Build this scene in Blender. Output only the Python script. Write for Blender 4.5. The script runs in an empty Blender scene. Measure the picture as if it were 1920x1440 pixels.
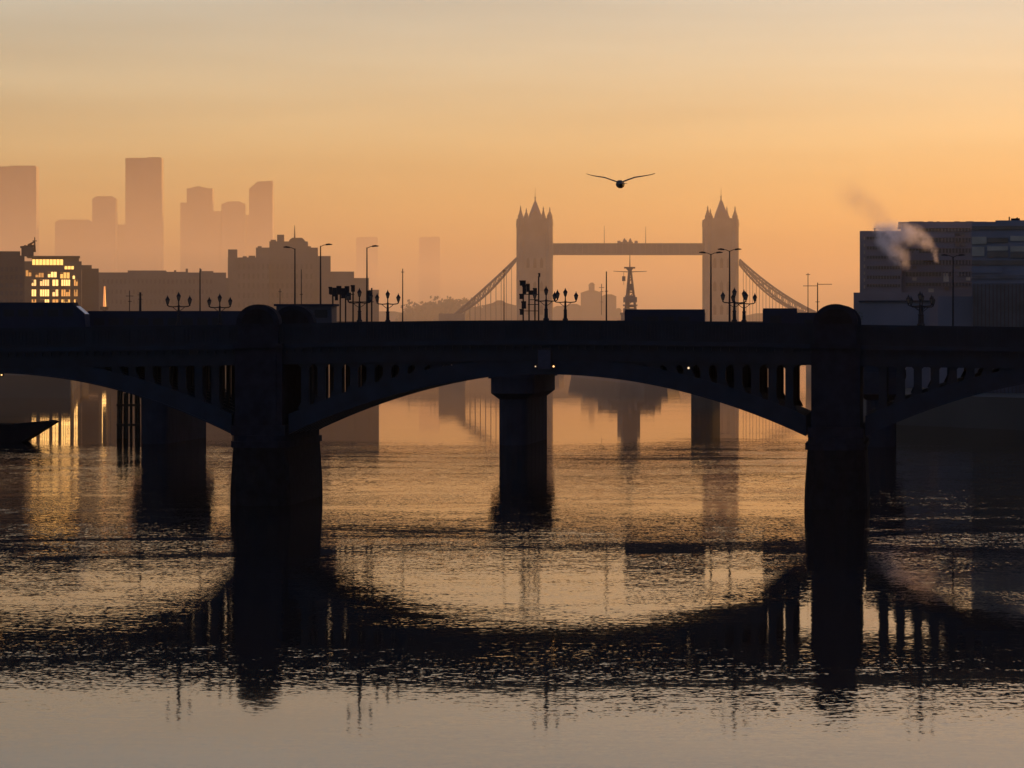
import bpy, bmesh, math, random
from mathutils import Vector, Matrix, noise as mnoise
R = math.radians
C = bpy.context.scene
COL = C.collection
random.seed(7)

# ------------------------------------------------------------------ camera
EYE, F, HZ = 16.3, 6300.0, 608.0          # eye height above the water, focal length in photo pixels, horizon row
cam_data = bpy.data.cameras.new('camera')
cam = bpy.data.objects.new('camera', cam_data); COL.objects.link(cam); C.camera = cam
cam.location = (0, 0, EYE); cam.rotation_euler = (R(90), 0, 0)
cam_data.sensor_width = 36.0; cam_data.lens = 36.0*F/1920.0
cam_data.shift_y = (HZ-720.0)/1920.0
cam_data.clip_start = 0.5; cam_data.clip_end = 60000

# ------------------------------------------------------------------ sky and sun (dawn, sun low beyond the east bank)
SUN_EL, SUN_ROT = 3.0, 62.0
w = bpy.data.worlds.new("World"); C.world = w; w.use_nodes = True
nt = w.node_tree; N = nt.nodes; L = nt.links
bg = N['Background']
sky = N.new('ShaderNodeTexSky'); sky.sky_type = 'NISHITA'; sky.sun_disc = False
sky.sun_elevation = R(SUN_EL); sky.sun_rotation = R(SUN_ROT)
sky.altitude = 0; sky.air_density = 1.0; sky.dust_density = 1.0; sky.ozone_density = 1.0
tint = N.new('ShaderNodeMix'); tint.data_type = 'RGBA'; tint.blend_type = 'MULTIPLY'; tint.inputs[0].default_value = 1.0
tint.inputs[7].default_value = (0.93, 0.925, 1.34, 1)
L.new(sky.outputs[0], tint.inputs[6])
stc = N.new('ShaderNodeTexCoord'); smp = N.new('ShaderNodeMapping'); smp.inputs['Scale'].default_value = (5, 5, 60); smp.inputs['Rotation'].default_value = (0, R(1.2), 0)
snz = N.new('ShaderNodeTexNoise'); snz.inputs['Scale'].default_value = 1.0; snz.inputs['Detail'].default_value = 4
smr = N.new('ShaderNodeMapRange'); smr.inputs[1].default_value = 0.3; smr.inputs[2].default_value = 0.7; smr.inputs[3].default_value = 0.90; smr.inputs[4].default_value = 1.10
cir = N.new('ShaderNodeMix'); cir.data_type = 'RGBA'; cir.blend_type = 'MULTIPLY'; cir.inputs[0].default_value = 1.0     # thin veils of cirrus
L.new(stc.outputs['Generated'], smp.inputs[0]); L.new(smp.outputs[0], snz.inputs['Vector']); L.new(snz.outputs[0], smr.inputs[0])
L.new(tint.outputs[2], cir.inputs[6]); L.new(smr.outputs[0], cir.inputs[7]); L.new(cir.outputs[2], bg.inputs[0])
bg.inputs[1].default_value = 0.15
sun_data = bpy.data.lights.new('sun', 'SUN'); sun_data.energy = 5.0; sun_data.angle = R(0.5)
sun_data.color = (1.0, 0.44, 0.06)
sun = bpy.data.objects.new('sun', sun_data); COL.objects.link(sun)
sd = Vector((math.sin(R(SUN_ROT))*math.cos(R(SUN_EL)), math.cos(R(SUN_ROT))*math.cos(R(SUN_EL)), math.sin(R(SUN_EL))))
sun.rotation_euler = (-sd).to_track_quat('-Z', 'Y').to_euler(); sun.location = (300, 200, 400)
C.view_settings.view_transform = 'Standard'; C.view_settings.look = 'None'
C.view_settings.exposure = 0.92; C.view_settings.gamma = 1.0
C.render.engine = 'CYCLES'
C.cycles.use_denoising = True
C.cycles.volume_bounces = 2
C.cycles.max_bounces = 8
C.cycles.volume_step_rate = 1.0

# ------------------------------------------------------------------ air (even haze, thicker mist lying downstream)
HAZE_D, MIST_D = 0.000011, 0.00054
HAZE_C, MIST_C = (1.0, 0.90, 0.80), (1.0, 0.82, 0.58)
HAZE_G = 0.5

# ------------------------------------------------------------------ helpers
def px(x, y, D):
    return Vector(((x-960.0)/F*D, D, EYE-(y-HZ)/F*D))

def mat(name, col, rough=0.7, var=0.25, scale=0.6, metal=0.0, stretch=(1, 1, 1), spec=0.3, emit=None, estr=0):
    m = bpy.data.materials.new(name); m.use_nodes = True
    n = m.node_tree.nodes; l = m.node_tree.links; b = n['Principled BSDF']
    b.inputs['Roughness'].default_value = rough; b.inputs['Metallic'].default_value = metal
    b.inputs['Specular IOR Level'].default_value = spec
    tc = n.new('ShaderNodeTexCoord'); mp = n.new('ShaderNodeMapping'); mp.inputs['Scale'].default_value = stretch
    nz = n.new('ShaderNodeTexNoise'); nz.inputs['Scale'].default_value = scale; nz.inputs['Detail'].default_value = 5
    rp = n.new('ShaderNodeValToRGB')
    rp.color_ramp.elements[0].position = 0.3; rp.color_ramp.elements[1].position = 0.72
    rp.color_ramp.elements[0].color = tuple(c*(1-var) for c in col)+(1,)
    rp.color_ramp.elements[1].color = tuple(min(1, c*(1+var)) for c in col)+(1,)
    l.new(tc.outputs['Object'], mp.inputs[0]); l.new(mp.outputs[0], nz.inputs['Vector'])
    l.new(nz.outputs[0], rp.inputs[0]); l.new(rp.outputs[0], b.inputs['Base Color'])
    if emit:
        b.inputs['Emission Color'].default_value = emit+(1,); b.inputs['Emission Strength'].default_value = estr
    return m

class MB:
    """collects shapes, linked as one mesh object"""
    def __init__(s): s.v = []; s.f = []
    def add(s, v, f):
        o = len(s.v); s.v += [tuple(p) for p in v]; s.f += [tuple(i+o for i in q) for q in f]; return s
    def box(s, x0, x1, y0, y1, z0, z1):
        return s.hexa([(x0, y0), (x1, y0), (x1, y1), (x0, y1)], z0, z1)
    def hexa(s, q, z0, z1):                      # quad footprint, vertical sides
        return s.prism_z(q, z0, z1)
    def prism_z(s, poly, z0, z1, poly2=None):    # footprint polygon lofted upwards
        n = len(poly); p2 = poly2 or poly
        a = sum(poly[i][0]*poly[(i+1) % n][1]-poly[(i+1) % n][0]*poly[i][1] for i in range(n))
        if a < 0: poly = poly[::-1]; p2 = p2[::-1]
        v = [(x, y, z0) for x, y in poly]+[(x, y, z1) for x, y in p2]
        f = [tuple(range(n-1, -1, -1)), tuple(range(n, 2*n))]+[(i, (i+1) % n, n+(i+1) % n, n+i) for i in range(n)]
        return s.add(v, f)
    def prism_y(s, poly, y0, y1):                # profile in x,z pulled along y
        n = len(poly)
        a = sum(poly[i][0]*poly[(i+1) % n][1]-poly[(i+1) % n][0]*poly[i][1] for i in range(n))
        if a < 0: poly = poly[::-1]
        v = [(x, y0, z) for x, z in poly]+[(x, y1, z) for x, z in poly]
        f = [tuple(range(n)), tuple(range(2*n-1, n-1, -1))]+[(n+i, n+(i+1) % n, (i+1) % n, i) for i in range(n)]
        return s.add(v, f)
    def strip(s, bottom, top, y0, y1):           # band between two polylines (x,z), with thickness in y
        n = len(bottom); v = []
        for (xb, zb), (xt, zt) in zip(bottom, top):
            v += [(xb, y0, zb), (xt, y0, zt), (xt, y1, zt), (xb, y1, zb)]
        f = [(0, 1, 2, 3), tuple(4*(n-1)+k for k in (3, 2, 1, 0))]
        for i in range(n-1):
            a, b = 4*i, 4*(i+1)
            for k in range(4):
                k2 = (k+1) % 4
                f.append((a+k2, a+k, b+k, b+k2))
        return s.add(v, f)
    def tube(s, pts, r, n=6, cap=True):
        pts = [Vector(p) for p in pts]
        rs = r if isinstance(r, (list, tuple)) else [r]*len(pts)
        v = []; f = []
        for i, p in enumerate(pts):
            d = (pts[min(i+1, len(pts)-1)]-pts[max(i-1, 0)]).normalized()
            u = Vector((0, 0, 1)) if abs(d.z) < 0.9 else Vector((1, 0, 0))
            a = d.cross(u).normalized(); b = a.cross(d).normalized()
            for k in range(n):
                t = 2*math.pi*k/n
                v.append(p+a*(math.cos(t)*rs[i])+b*(math.sin(t)*rs[i]))
        for i in range(len(pts)-1):
            for k in range(n):
                k2 = (k+1) % n
                f.append((i*n+k, i*n+k2, (i+1)*n+k2, (i+1)*n+k))
        if cap:
            f.append(tuple(range(n-1, -1, -1))); f.append(tuple((len(pts)-1)*n+k for k in range(n)))
        return s.add(v, f)
    def lathe(s, prof, n=12, at=(0, 0, 0)):
        v = []; f = []
        for r, z in prof:
            for k in range(n):
                t = 2*math.pi*k/n
                v.append((at[0]+r*math.cos(t), at[1]+r*math.sin(t), at[2]+z))
        for i in range(len(prof)-1):
            for k in range(n):
                k2 = (k+1) % n
                f.append((i*n+k, i*n+k2, (i+1)*n+k2, (i+1)*n+k))
        f.append(tuple(range(n-1, -1, -1))); f.append(tuple((len(prof)-1)*n+k for k in range(n)))
        return s.add(v, f)
    def ball(s, c, r, n=10, m=6):
        prof = [(max(1e-3, r*math.sin(math.pi*i/m)), -r*math.cos(math.pi*i/m)) for i in range(m+1)]
        return s.lathe(prof, n, c)
    def build(s, name, m, parent=None, label=None):
        me = bpy.data.meshes.new(name); me.from_pydata(s.v, [], s.f); me.update()
        bm = bmesh.new(); bm.from_mesh(me); bmesh.ops.recalc_face_normals(bm, faces=bm.faces); bm.to_mesh(me); bm.free()
        me.materials.append(m)
        o = bpy.data.objects.new(name, me); COL.objects.link(o)
        if parent: o.parent = parent
        if label: o['label'] = label
        return o

def tag(o, label=None, cat=None, group=None, kind=None):
    if label: o['label'] = label
    if cat: o['category'] = cat
    if group: o['group'] = group
    if kind: o['kind'] = kind
    return o
def thing(name, label, cat, loc=(0, 0, 0), rz=0.0, group=None):
    o = bpy.data.objects.new(name, None); COL.objects.link(o); o.location = loc; o.rotation_euler = (0, 0, rz)
    return tag(o, label, cat, group)
def copy_tree(o, parent=None):
    c = o.copy(); COL.objects.link(c); c.parent = parent
    for ch in list(o.children): copy_tree(ch, c)
    return c
def box_o(name, m, parent, *b): return MB().box(*b).build(name, m, parent)

# ------------------------------------------------------------------ materials
M = {}
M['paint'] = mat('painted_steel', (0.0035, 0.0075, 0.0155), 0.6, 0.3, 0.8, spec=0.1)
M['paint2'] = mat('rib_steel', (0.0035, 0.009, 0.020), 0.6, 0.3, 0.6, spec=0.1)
M['stone'] = mat('granite', (0.008, 0.010, 0.017), 0.95, 0.35, 1.2, spec=0.02)
M['wetstone'] = mat('wet_granite', (0.007, 0.0075, 0.010), 0.95, 0.4, 1.5, spec=0.02)
M['iron'] = mat('cast_iron', (0.014, 0.014, 0.018), 0.7, 0.2, 3, spec=0.05)
M['glass'] = mat('lantern_glass', (0.07, 0.065, 0.06), 0.15, 0.1, 4)
M['concrete'] = mat('concrete', (0.012, 0.015, 0.024), 0.9, 0.25, 0.5, spec=0.03)
M['rail'] = mat('rail_bridge_steel', (0.010, 0.014, 0.028), 0.7, 0.25, 0.3)
M['train'] = mat('train_paint', (0.010, 0.014, 0.028), 0.8, 0.15, 0.4, spec=0.05)
M['trainglass'] = mat('train_glass', (0.006, 0.008, 0.012), 0.5, 0.1, 1, spec=0.1)
M['cityA'] = mat('dark_brick', (0.055, 0.045, 0.042), 0.85, 0.25, 0.15)
M['cityB'] = mat('pale_stone', (0.085, 0.078, 0.074), 0.85, 0.2, 0.12)
M['office'] = mat('office_cladding', (0.085, 0.088, 0.12), 0.7, 0.3, 0.07)
M['officepale'] = mat('pale_panel', (0.22, 0.195, 0.17), 0.7, 0.25, 0.25)
M['bluegl'] = mat('blue_glass', (0.035, 0.05, 0.085), 0.2, 0.3, 0.3)
M['darkgl'] = mat('dark_glass', (0.035, 0.042, 0.06), 0.15, 0.3, 0.3)
M['gothic'] = mat('gothic_stone', (0.16, 0.14, 0.125), 0.85, 0.2, 0.2)
M['chain'] = mat('chain_steel', (0.08, 0.09, 0.10), 0.6, 0.2, 0.3)
M['tower'] = mat('tower_glass', (0.14, 0.14, 0.15), 0.5, 0.2, 0.05)
M['ship'] = mat('warship_grey', (0.05, 0.055, 0.07), 0.6, 0.25, 0.2)
M['timber'] = mat('wet_timber', (0.03, 0.026, 0.022), 0.8, 0.3, 1)
M['hull'] = mat('barge_hull', (0.006, 0.006, 0.008), 0.9, 0.3, 0.6, spec=0.02)
M['bird'] = mat('feathers', (0.03, 0.027, 0.026), 0.8, 0.3, 12)
M['land'] = mat('bank_ground', (0.03, 0.028, 0.026), 0.95, 0.3, 0.05)
M['leaf'] = mat('foliage', (0.05, 0.06, 0.035), 0.9, 0.4, 0.6)
M['bark'] = mat('bark', (0.05, 0.04, 0.03), 0.9, 0.3, 1)
M['lit'] = mat('lit_window', (0.4, 0.25, 0.1), 0.3, 0.2, 0.5, emit=(1.0, 0.54, 0.13), estr=1.0)  # sun glints on the panes, put in as emission
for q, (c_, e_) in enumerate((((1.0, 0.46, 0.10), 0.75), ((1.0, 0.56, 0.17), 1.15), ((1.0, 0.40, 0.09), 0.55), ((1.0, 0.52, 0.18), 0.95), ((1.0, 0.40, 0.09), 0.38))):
    M['lit%d' % q] = mat('glint_window_tone', (0.4, 0.25, 0.1), 0.3, 0.3, 0.8, emit=c_, estr=e_)
M['glintpale'] = mat('glint_window_pale', (0.4, 0.3, 0.2), 0.3, 0.2, 0.5, emit=(1.0, 0.50, 0.18), estr=0.5)
M['glowred'] = mat('red_glow', (0.3, 0.12, 0.06), 0.3, 0.2, 0.5, emit=(1.0, 0.34, 0.10), estr=0.5)
M['streakglow'] = mat('streak_glow', (0.5, 0.4, 0.2), 0.3, 0.1, 0.5, emit=(1.0, 0.55, 0.18), estr=1.5)  # glow of hidden parts, added for bright streaks in the water
M['frame'] = mat('window_frame', (0.12, 0.05, 0.02), 0.7, 0.2, 1)
M['lampw'] = mat('warm_lamp', (0.5, 0.4, 0.3), 0.3, 0.1, 1, emit=(1.0, 0.5, 0.16), estr=1.6)
M['lampc'] = mat('white_lamp', (0.5, 0.5, 0.45), 0.3, 0.1, 1, emit=(1.0, 0.66, 0.36), estr=0.55)
M['sign'] = mat('blue_board', (0.016, 0.022, 0.04), 0.8, 0.2, 2, spec=0.05)
M['winhazy'] = mat('faint_window', (0.06, 0.056, 0.055), 0.6, 0.2, 0.3, spec=0.1)  # tone close to the wall, so the grid barely shows

# ------------------------------------------------------------------ water
def water_mat():
    m = bpy.data.materials.new('river_water'); m.use_nodes = True
    n = m.node_tree.nodes; l = m.node_tree.links; b = n['Principled BSDF']
    b.inputs['Base Color'].default_value = (0.010, 0.011, 0.013, 1)
    b.inputs['Roughness'].default_value = 0.03; b.inputs['IOR'].default_value = 1.33; b.inputs['Specular IOR Level'].default_value = 0.0
    geo = n.new('ShaderNodeNewGeometry'); sep = n.new('ShaderNodeSeparateXYZ'); l.new(geo.outputs['Position'], sep.inputs[0])
    def math_(op, a, b_=None, c=None):
        k = n.new('ShaderNodeMath'); k.operation = op
        for i, x in enumerate((a, b_, c)):
            if x is None: continue
            if isinstance(x, (int, float)): k.inputs[i].default_value = x
            else: l.new(x, k.inputs[i])
        return k.outputs[0]
    def mp(sx, sy, off=(0, 0, 0)):
        k = n.new('ShaderNodeMapping'); k.inputs['Scale'].default_value = (sx, sy, 1); k.inputs['Location'].default_value = off
        l.new(geo.outputs['Position'], k.inputs[0]); return k.outputs[0]
    def nz(vec, detail=2, rough=0.5, dist=0.0):
        k = n.new('ShaderNodeTexNoise'); k.noise_dimensions = '2D'; k.inputs['Scale'].default_value = 1.0
        k.inputs['Detail'].default_value = detail; k.inputs['Roughness'].default_value = rough; k.inputs['Distortion'].default_value = dist
        l.new(vec, k.inputs['Vector']); return k
    def ramp(x, a0, a1, o0=0.0, o1=1.0, smooth=True):
        k = n.new('ShaderNodeMapRange'); k.interpolation_type = 'SMOOTHSTEP' if smooth else 'LINEAR'
        l.new(x, k.inputs[0])
        for i, v in enumerate((a0, a1, o0, o1)): k.inputs[1+i].default_value = v
        return k.outputs[0]
    # how lively the surface is: still behind the railway bridge and close in, wind-ruffled between them, in patches
    big = nz(mp(1/70, 1/22), 3, 0.55).outputs['Fac']
    big2 = nz(mp(1/34, 1/13, (13, 5, 0)), 4, 0.6, 0.6).outputs['Fac']
    wob = math_('MULTIPLY_ADD', big, 26.0, -13.0)
    yy = math_('ADD', sep.outputs['Y'], wob)
    far = ramp(yy, 425, 482, 1.0, 0.15)
    near = ramp(yy, 108, 166, 0.24, 1.0)
    patch = ramp(big2, 0.36, 0.62, 0.42, 1.40)
    mid = ramp(yy, 190, 262, 1.0, 1.45)
    sx = math_('ABSOLUTE', math_('ADD', sep.outputs['X'], math_('MULTIPLY_ADD', big2, 16.0, -6.0)))
    edge = math_('MULTIPLY_ADD', math_('MULTIPLY', ramp(sx, 20, 42, 0.0, 1.3), ramp(yy, 225, 265)), 1.0, 1.0)
    amp = math_('MULTIPLY', math_('MULTIPLY', math_('MULTIPLY', far, near), patch), math_('MULTIPLY', mid, edge))
    def slope(node):
        s = n.new('ShaderNodeVectorMath'); s.operation = 'SUBTRACT'; s.inputs[1].default_value = (0.5, 0.5, 0.5)
        l.new(node.outputs['Color'], s.inputs[0]); return s.outputs[0]
    def scl(v, k):
        s = n.new('ShaderNodeVectorMath'); s.operation = 'SCALE'; l.new(v, s.inputs[0])
        if isinstance(k, (int, float)): s.inputs['Scale'].default_value = k
        else: l.new(k, s.inputs['Scale'])
        return s.outputs[0]
    def addv(a, b_):
        s = n.new('ShaderNodeVectorMath'); s.operation = 'ADD'; l.new(a, s.inputs[0]); l.new(b_, s.inputs[1]); return s.outputs[0]
    fine = scl(slope(nz(mp(1/0.3, 1/0.35), 2, 0.6)), 0.030)
    rip = scl(slope(nz(mp(1/1.2, 1/0.6), 3, 0.6)), 0.026)
    chop = scl(slope(nz(mp(1/4.5, 1/1.6, (3, 7, 0)), 2, 0.5)), 0.009)
    swell = scl(slope(nz(mp(1/28, 1/7, (1, 2, 0)), 2, 0.5)), 0.005)
    tot = scl(addv(addv(addv(fine, rip), chop), swell), amp)
    tot = addv(tot, scl(slope(nz(mp(1/1.5, 1/1.5, (9, 9, 0)), 2, 0.5)), 0.0012))
    tot = addv(tot, scl(slope(nz(mp(1/18, 1/5, (4, 2, 0)), 3, 0.5)), 0.0035))
    # two long wake ridges left by a passing boat
    for y0, wv, wd, st in ((169.0, 5.0, 0.5, 0.012), (262.0, 10.0, 1.0, 0.010)):
        cx = nz(mp(1/14, 1/60, (y0, 0, 0)), 3, 0.55).outputs['Fac']
        d = math_('SUBTRACT', sep.outputs['Y'], math_('MULTIPLY_ADD', cx, wv, y0-wv/2))
        g = math_('MULTIPLY', math_('EXPONENT', math_('MULTIPLY', math_('MULTIPLY', d, d), -1/(wd*wd))), ramp(nz(mp(1/9, 1/20, (y0*3, 0, 0)), 3, 0.6).outputs['Fac'], 0.46, 0.66, 0.0, st))
        cw = n.new('ShaderNodeCombineXYZ'); l.new(math_('MULTIPLY', g, -1.0), cw.inputs[1]); tot = addv(tot, cw.outputs[0])
    sp = n.new('ShaderNodeSeparateXYZ'); l.new(tot, sp.inputs[0])
    cb = n.new('ShaderNodeCombineXYZ'); l.new(sp.outputs[0], cb.inputs[0]); l.new(sp.outputs[1], cb.inputs[1]); cb.inputs[2].default_value = 1.0
    nm = n.new('ShaderNodeVectorMath'); nm.operation = 'NORMALIZE'; l.new(cb.outputs[0], nm.inputs[0])
    l.new(nm.outputs[0], b.inputs['Normal'])
    # mirror layer with a coppery tint put in to warm reflections, over dark water
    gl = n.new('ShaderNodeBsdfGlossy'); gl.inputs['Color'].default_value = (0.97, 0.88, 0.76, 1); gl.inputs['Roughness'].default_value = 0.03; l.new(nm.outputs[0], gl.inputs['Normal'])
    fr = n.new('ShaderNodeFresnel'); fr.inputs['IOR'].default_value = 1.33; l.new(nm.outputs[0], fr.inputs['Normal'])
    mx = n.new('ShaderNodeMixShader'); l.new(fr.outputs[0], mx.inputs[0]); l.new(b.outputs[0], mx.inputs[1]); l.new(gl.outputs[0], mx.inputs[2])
    l.new(mx.outputs[0], n['Material Output'].inputs['Surface'])
    return m
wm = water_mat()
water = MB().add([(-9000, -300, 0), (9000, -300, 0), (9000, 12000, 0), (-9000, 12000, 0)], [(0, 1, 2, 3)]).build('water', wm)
tag(water, 'calm grey river reflecting the orange dawn sky', None, None, 'structure')

# river banks: raised land on both sides and across the far bend
def land(name, poly, z0, z1, lab):
    tag(MB().prism_z(poly, z0, z1).build(name, M['land']), lab, None, None, 'structure')
land('river_bank', [(-300, 735), (-98, 745), (-113, 872), (-121, 960), (-127, 985), (-72, 992), (-38, 1068), (-30, 1290), (-40, 1560), (-30, 1900), (-300, 2300), (-6000, 2600), (-6000, 250), (-700, 250)], -2, 5.0, 'low embankment under the riverside buildings with the glowing windows')
land('river_bank', [(108, 250), (106, 470), (62, 545), (63, 660), (80, 800), (118, 1290), (330, 1500), (500, 2000), (900, 2600), (6000, 2600), (6000, 200), (110, 200)], -2, 5.0, 'low embankment under the big dark office blocks')
land('ground', [(-6000, 2605), (-297, 2305), (-20, 1950), (80, 1700), (330, 1700), (500, 2005), (900, 2605), (6000, 2605), (6000, 7500), (-6000, 7500)], -2, 4.0, 'misty far bank beyond the Gothic bridge')

# ------------------------------------------------------------------ frames of the three parallel bridges
PHI = R(6.9)
class Frame:
    def __init__(s, x0, D): s.x0 = x0; s.D = D
    def t(s, x, w=0.0):
        k = (x-960.0)/F
        return (k*(s.D+w*math.cos(PHI))-s.x0-w*math.sin(PHI))/(math.cos(PHI)+k*math.sin(PHI))
    def dist(s, t, w=0.0): return s.D-t*math.sin(PHI)+w*math.cos(PHI)
    def z(s, y, t, w=0.0): return EYE-(y-HZ)*s.dist(t, w)/F
    def world(s, t, w=0.0, z=0.0):
        return Vector((s.x0+t*math.cos(PHI)+w*math.sin(PHI), s.D-t*math.sin(PHI)+w*math.cos(PHI), z))
SB, CB, LB = Frame(3.1, 300.0), Frame(0.0, 453.0), Frame(0.0, 750.0)

# ================================================================== ROAD BRIDGE (steel arches on granite piers)
tA, tB = SB.t(487), SB.t(1567)
SPAN = tB-tA
PIERS = [tA-SPAN*0.96, tA, tB, tB+SPAN*0.96]
TC = (tA+tB)/2
W1 = 17.0
def hump(t): return -0.38*min(1.0, abs(t-TC)/26.0)**2-max(0, abs(t-TC)-26)*0.014
road = thing('road_bridge', 'dark steel arched road bridge on granite piers with round topped turrets and lantern posts', 'bridge', SB.world(0), -PHI)
PH = 2.15                                                            # half thickness of the pier shaft
def arch_z(t, a, b):
    c = (a+b)/2; h = (b-a)/2
    return 11.95-5.45*((t-c)/h)**2
GB = 12.65                                                          # underside of the deck girder
for i in range(3):
    a, b = PIERS[i]+PH+0.45, PIERS[i+1]-PH-0.45
    n = 40
    ts = [a+(b-a)*k/n for k in range(n+1)]
    lo = [(t, arch_z(t, a, b)) for t in ts]; hi = [(t, arch_z(t, a, b)+1.35+0.35*((t-(a+b)/2)/((b-a)/2))**2) for t in ts]
    for r in range(7):
        wy = 0.35+r*(W1-0.7)/6
        rib = MB().strip(lo, hi, wy-0.22, wy+0.22)
        rib.strip([(t, z-0.12) for t, z in lo], [(t, z) for t, z in lo], wy-0.36, wy+0.36)     # bottom flange
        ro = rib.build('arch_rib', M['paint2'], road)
        pm = MB(); np_ = int((b-a)/1.5); outer = r in (0, 6); half = 0.36 if outer else 0.13
        for k in range(1, np_):
            t = a+(b-a)*k/np_
            zt = arch_z(t, a, b)+1.35+0.35*((t-(a+b)/2)/((b-a)/2))**2
            if zt > GB-0.12: continue
            pm.box(t-half, t+half, wy-0.12, wy+0.12, zt-0.3, GB+0.05)
            if outer:
                for s in (-1, 1):
                    pm.prism_y([(t+s*half, zt+0.28-0.2*s*(1 if t < (a+b)/2 else -1)), (t+s*(half+0.32), zt-0.15), (t+s*half, zt-0.2)], wy-0.1, wy+0.1)
                    pm.prism_y([(t+s*half, GB-0.3), (t+s*(half+0.3), GB+0.02), (t+s*half, GB+0.02)], wy-0.1, wy+0.1)
        pm.strip([(t, GB+0.02) for t in ts], [(t, GB+0.3) for t in ts], wy-0.13, wy+0.13)
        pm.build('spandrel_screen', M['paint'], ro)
# deck, girders, cornice, parapets follow the gentle hump
T0, T1 = -118.0, 118.0
ts = [T0+(T1-T0)*k/80 for k in range(81)]
def band(z0, z1, y0, y1, name, m, parent=road):
    return MB().strip([(t, z0+hump(t)) for t in ts], [(t, z1+hump(t)) for t in ts], y0, y1).build(name, m, parent)
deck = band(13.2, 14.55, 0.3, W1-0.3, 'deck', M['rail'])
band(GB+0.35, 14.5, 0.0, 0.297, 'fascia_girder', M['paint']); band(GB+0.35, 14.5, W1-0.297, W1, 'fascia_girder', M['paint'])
for y0, y1 in ((-0.35, 0.3), (W1-0.3, W1+0.35)):
    co = band(14.5, 14.85, y0, y1, 'cornice', M['paint2'])
    tm = MB().strip([(t, 14.36+hump(t)) for t in ts], [(t, 14.497+hump(t)) for t in ts], (y0+0.12 if y0 < 0 else y0+0.6), (y0+0.34 if y0 < 0 else y0+0.62))
    t = T0+0.6
    while t < T1: tm.box(t-0.12, t+0.12, y0+0.1, y0+0.34 if y0 < 0 else y0+0.62, 14.05+hump(t), 14.49+hump(t)); t += 0.8
    tm.build('bracket_frieze', M['paint'], co)
for y0 in (-0.12, W1-0.16):
    pa = band(16.35, 16.66, y0, y0+0.28, 'parapet', M['paint'])
    pn = MB().strip([(t, 14.85+hump(t)) for t in ts], [(t, 15.1+hump(t)) for t in ts], y0, y0+0.28); t = T0+0.7
    while t < T1:
        pn.box(t-0.3, t+0.3, y0-0.03, y0+0.31, 15.1+hump(t), 16.36+hump(t))
        t += 4.2
    pn.build('parapet_base', M['paint'], pa)
    bl = MB(); t = T0+0.2
    while t < T1:
        bl.box(t-0.08, t+0.08, y0+0.02, y0+0.079, 15.1+hump(t), 16.36+hump(t)); t += 0.32
    pl = band(15.1, 16.35, y0+0.08, y0+0.2, 'parapet_panel', M['paint'])
    bl.build('baluster_lattice', M['paint'], pl)
# cross bracing under the deck between the ribs
cb = MB().box(PIERS[0]+3, PIERS[3]-3, W1/2-0.15, W1/2+0.15, 12.8, 13.0)
for t in [PIERS[0]+3+k*3.0 for k in range(int((PIERS[3]-PIERS[0]-6)/3))]:
    if min(abs(t-p) for p in PIERS) > 3: cb.box(t-0.08, t+0.08, 0.36, W1-0.36, 12.75+hump(t)*0, 13.19+hump(t))
cb.build('cross_girder', M['rail'], deck)

def oval(tc, hw, y0, y1, n=8):
    p = []
    for k in range(n+1):
        u = math.pi+math.pi*k/n; p.append((tc+hw*math.cos(u), y0+hw*0.8*math.sin(u)))
    for k in range(n+1):
        u = math.pi*k/n; p.append((tc+hw*math.cos(u), y1+hw*0.8*math.sin(u)))
    return p
def pier_parts(tc, base_hw):
    b = MB()
    b.prism_z(oval(tc, base_hw+0.15, 0.3, W1-0.3), -6, 1.6, oval(tc, base_hw, 0.3, W1-0.3))
    b.prism_z(oval(tc, base_hw, 0.3, W1-0.3), 1.6, 5.2, oval(tc, base_hw-0.25, 0.3, W1-0.3))
    po = b.build('pier', M['wetstone'], road)
    b = MB(); b.prism_z(oval(tc, base_hw-0.05, 0.3, W1-0.3), 5.2, 5.75); b.prism_z(oval(tc, base_hw-0.3, 0.3, W1-0.3), 5.75, 6.3, oval(tc, PH+0.3, 0.3, W1-0.3))
    b.build('pier_collar', M['stone'], po)
    h = hump(tc)
    b = MB(); b.box(tc-PH-0.3, tc+PH+0.3, -0.9, W1+0.9, 6.3, 7.2); b.box(tc-PH, tc+PH, -0.6, W1+0.6, 7.2, 14.5+h); b.box(tc-PH+0.5, tc+PH-0.5, -0.68, -0.603, 7.6, 13.6)
    b.build('pier_shaft', M['stone'], po)
    for y0 in (-1.0, W1-0.5):                                        # turret with a rounded pediment at each end
        b = MB(); b.box(tc-PH-0.1, tc+PH+0.1, y0-0.0, y0+1.5, 14.5+h, 14.95+h)
        b.box(tc-1.85, tc+1.85, y0+0.1, y0+1.4, 14.95+h, 16.6+h)
        tu = b.build('turret', M['stone'], po)
        cz = 16.6+h; rr = 1.95
        prof = [(tc-rr, cz), (tc+rr, cz)]+[(tc+rr*math.cos(math.pi*k/16), cz+0.25+1.62*math.sin(math.pi*k/16)) for k in range(17)]
        MB().prism_y(prof, y0, y0+1.5).build('pediment', M['stone'], tu)
        ring = [(tc+1.45*math.cos(math.pi*k/14), cz+0.25+1.2*math.sin(math.pi*k/14)) for k in range(15)]
        MB().prism_y([(tc-1.45, cz+0.12), (tc+1.45, cz+0.12)]+ring, y0-0.06, y0-0.002).build('pediment_panel', M['wetstone'], tu)
for tc in PIERS: pier_parts(tc, 2.75)
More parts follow.
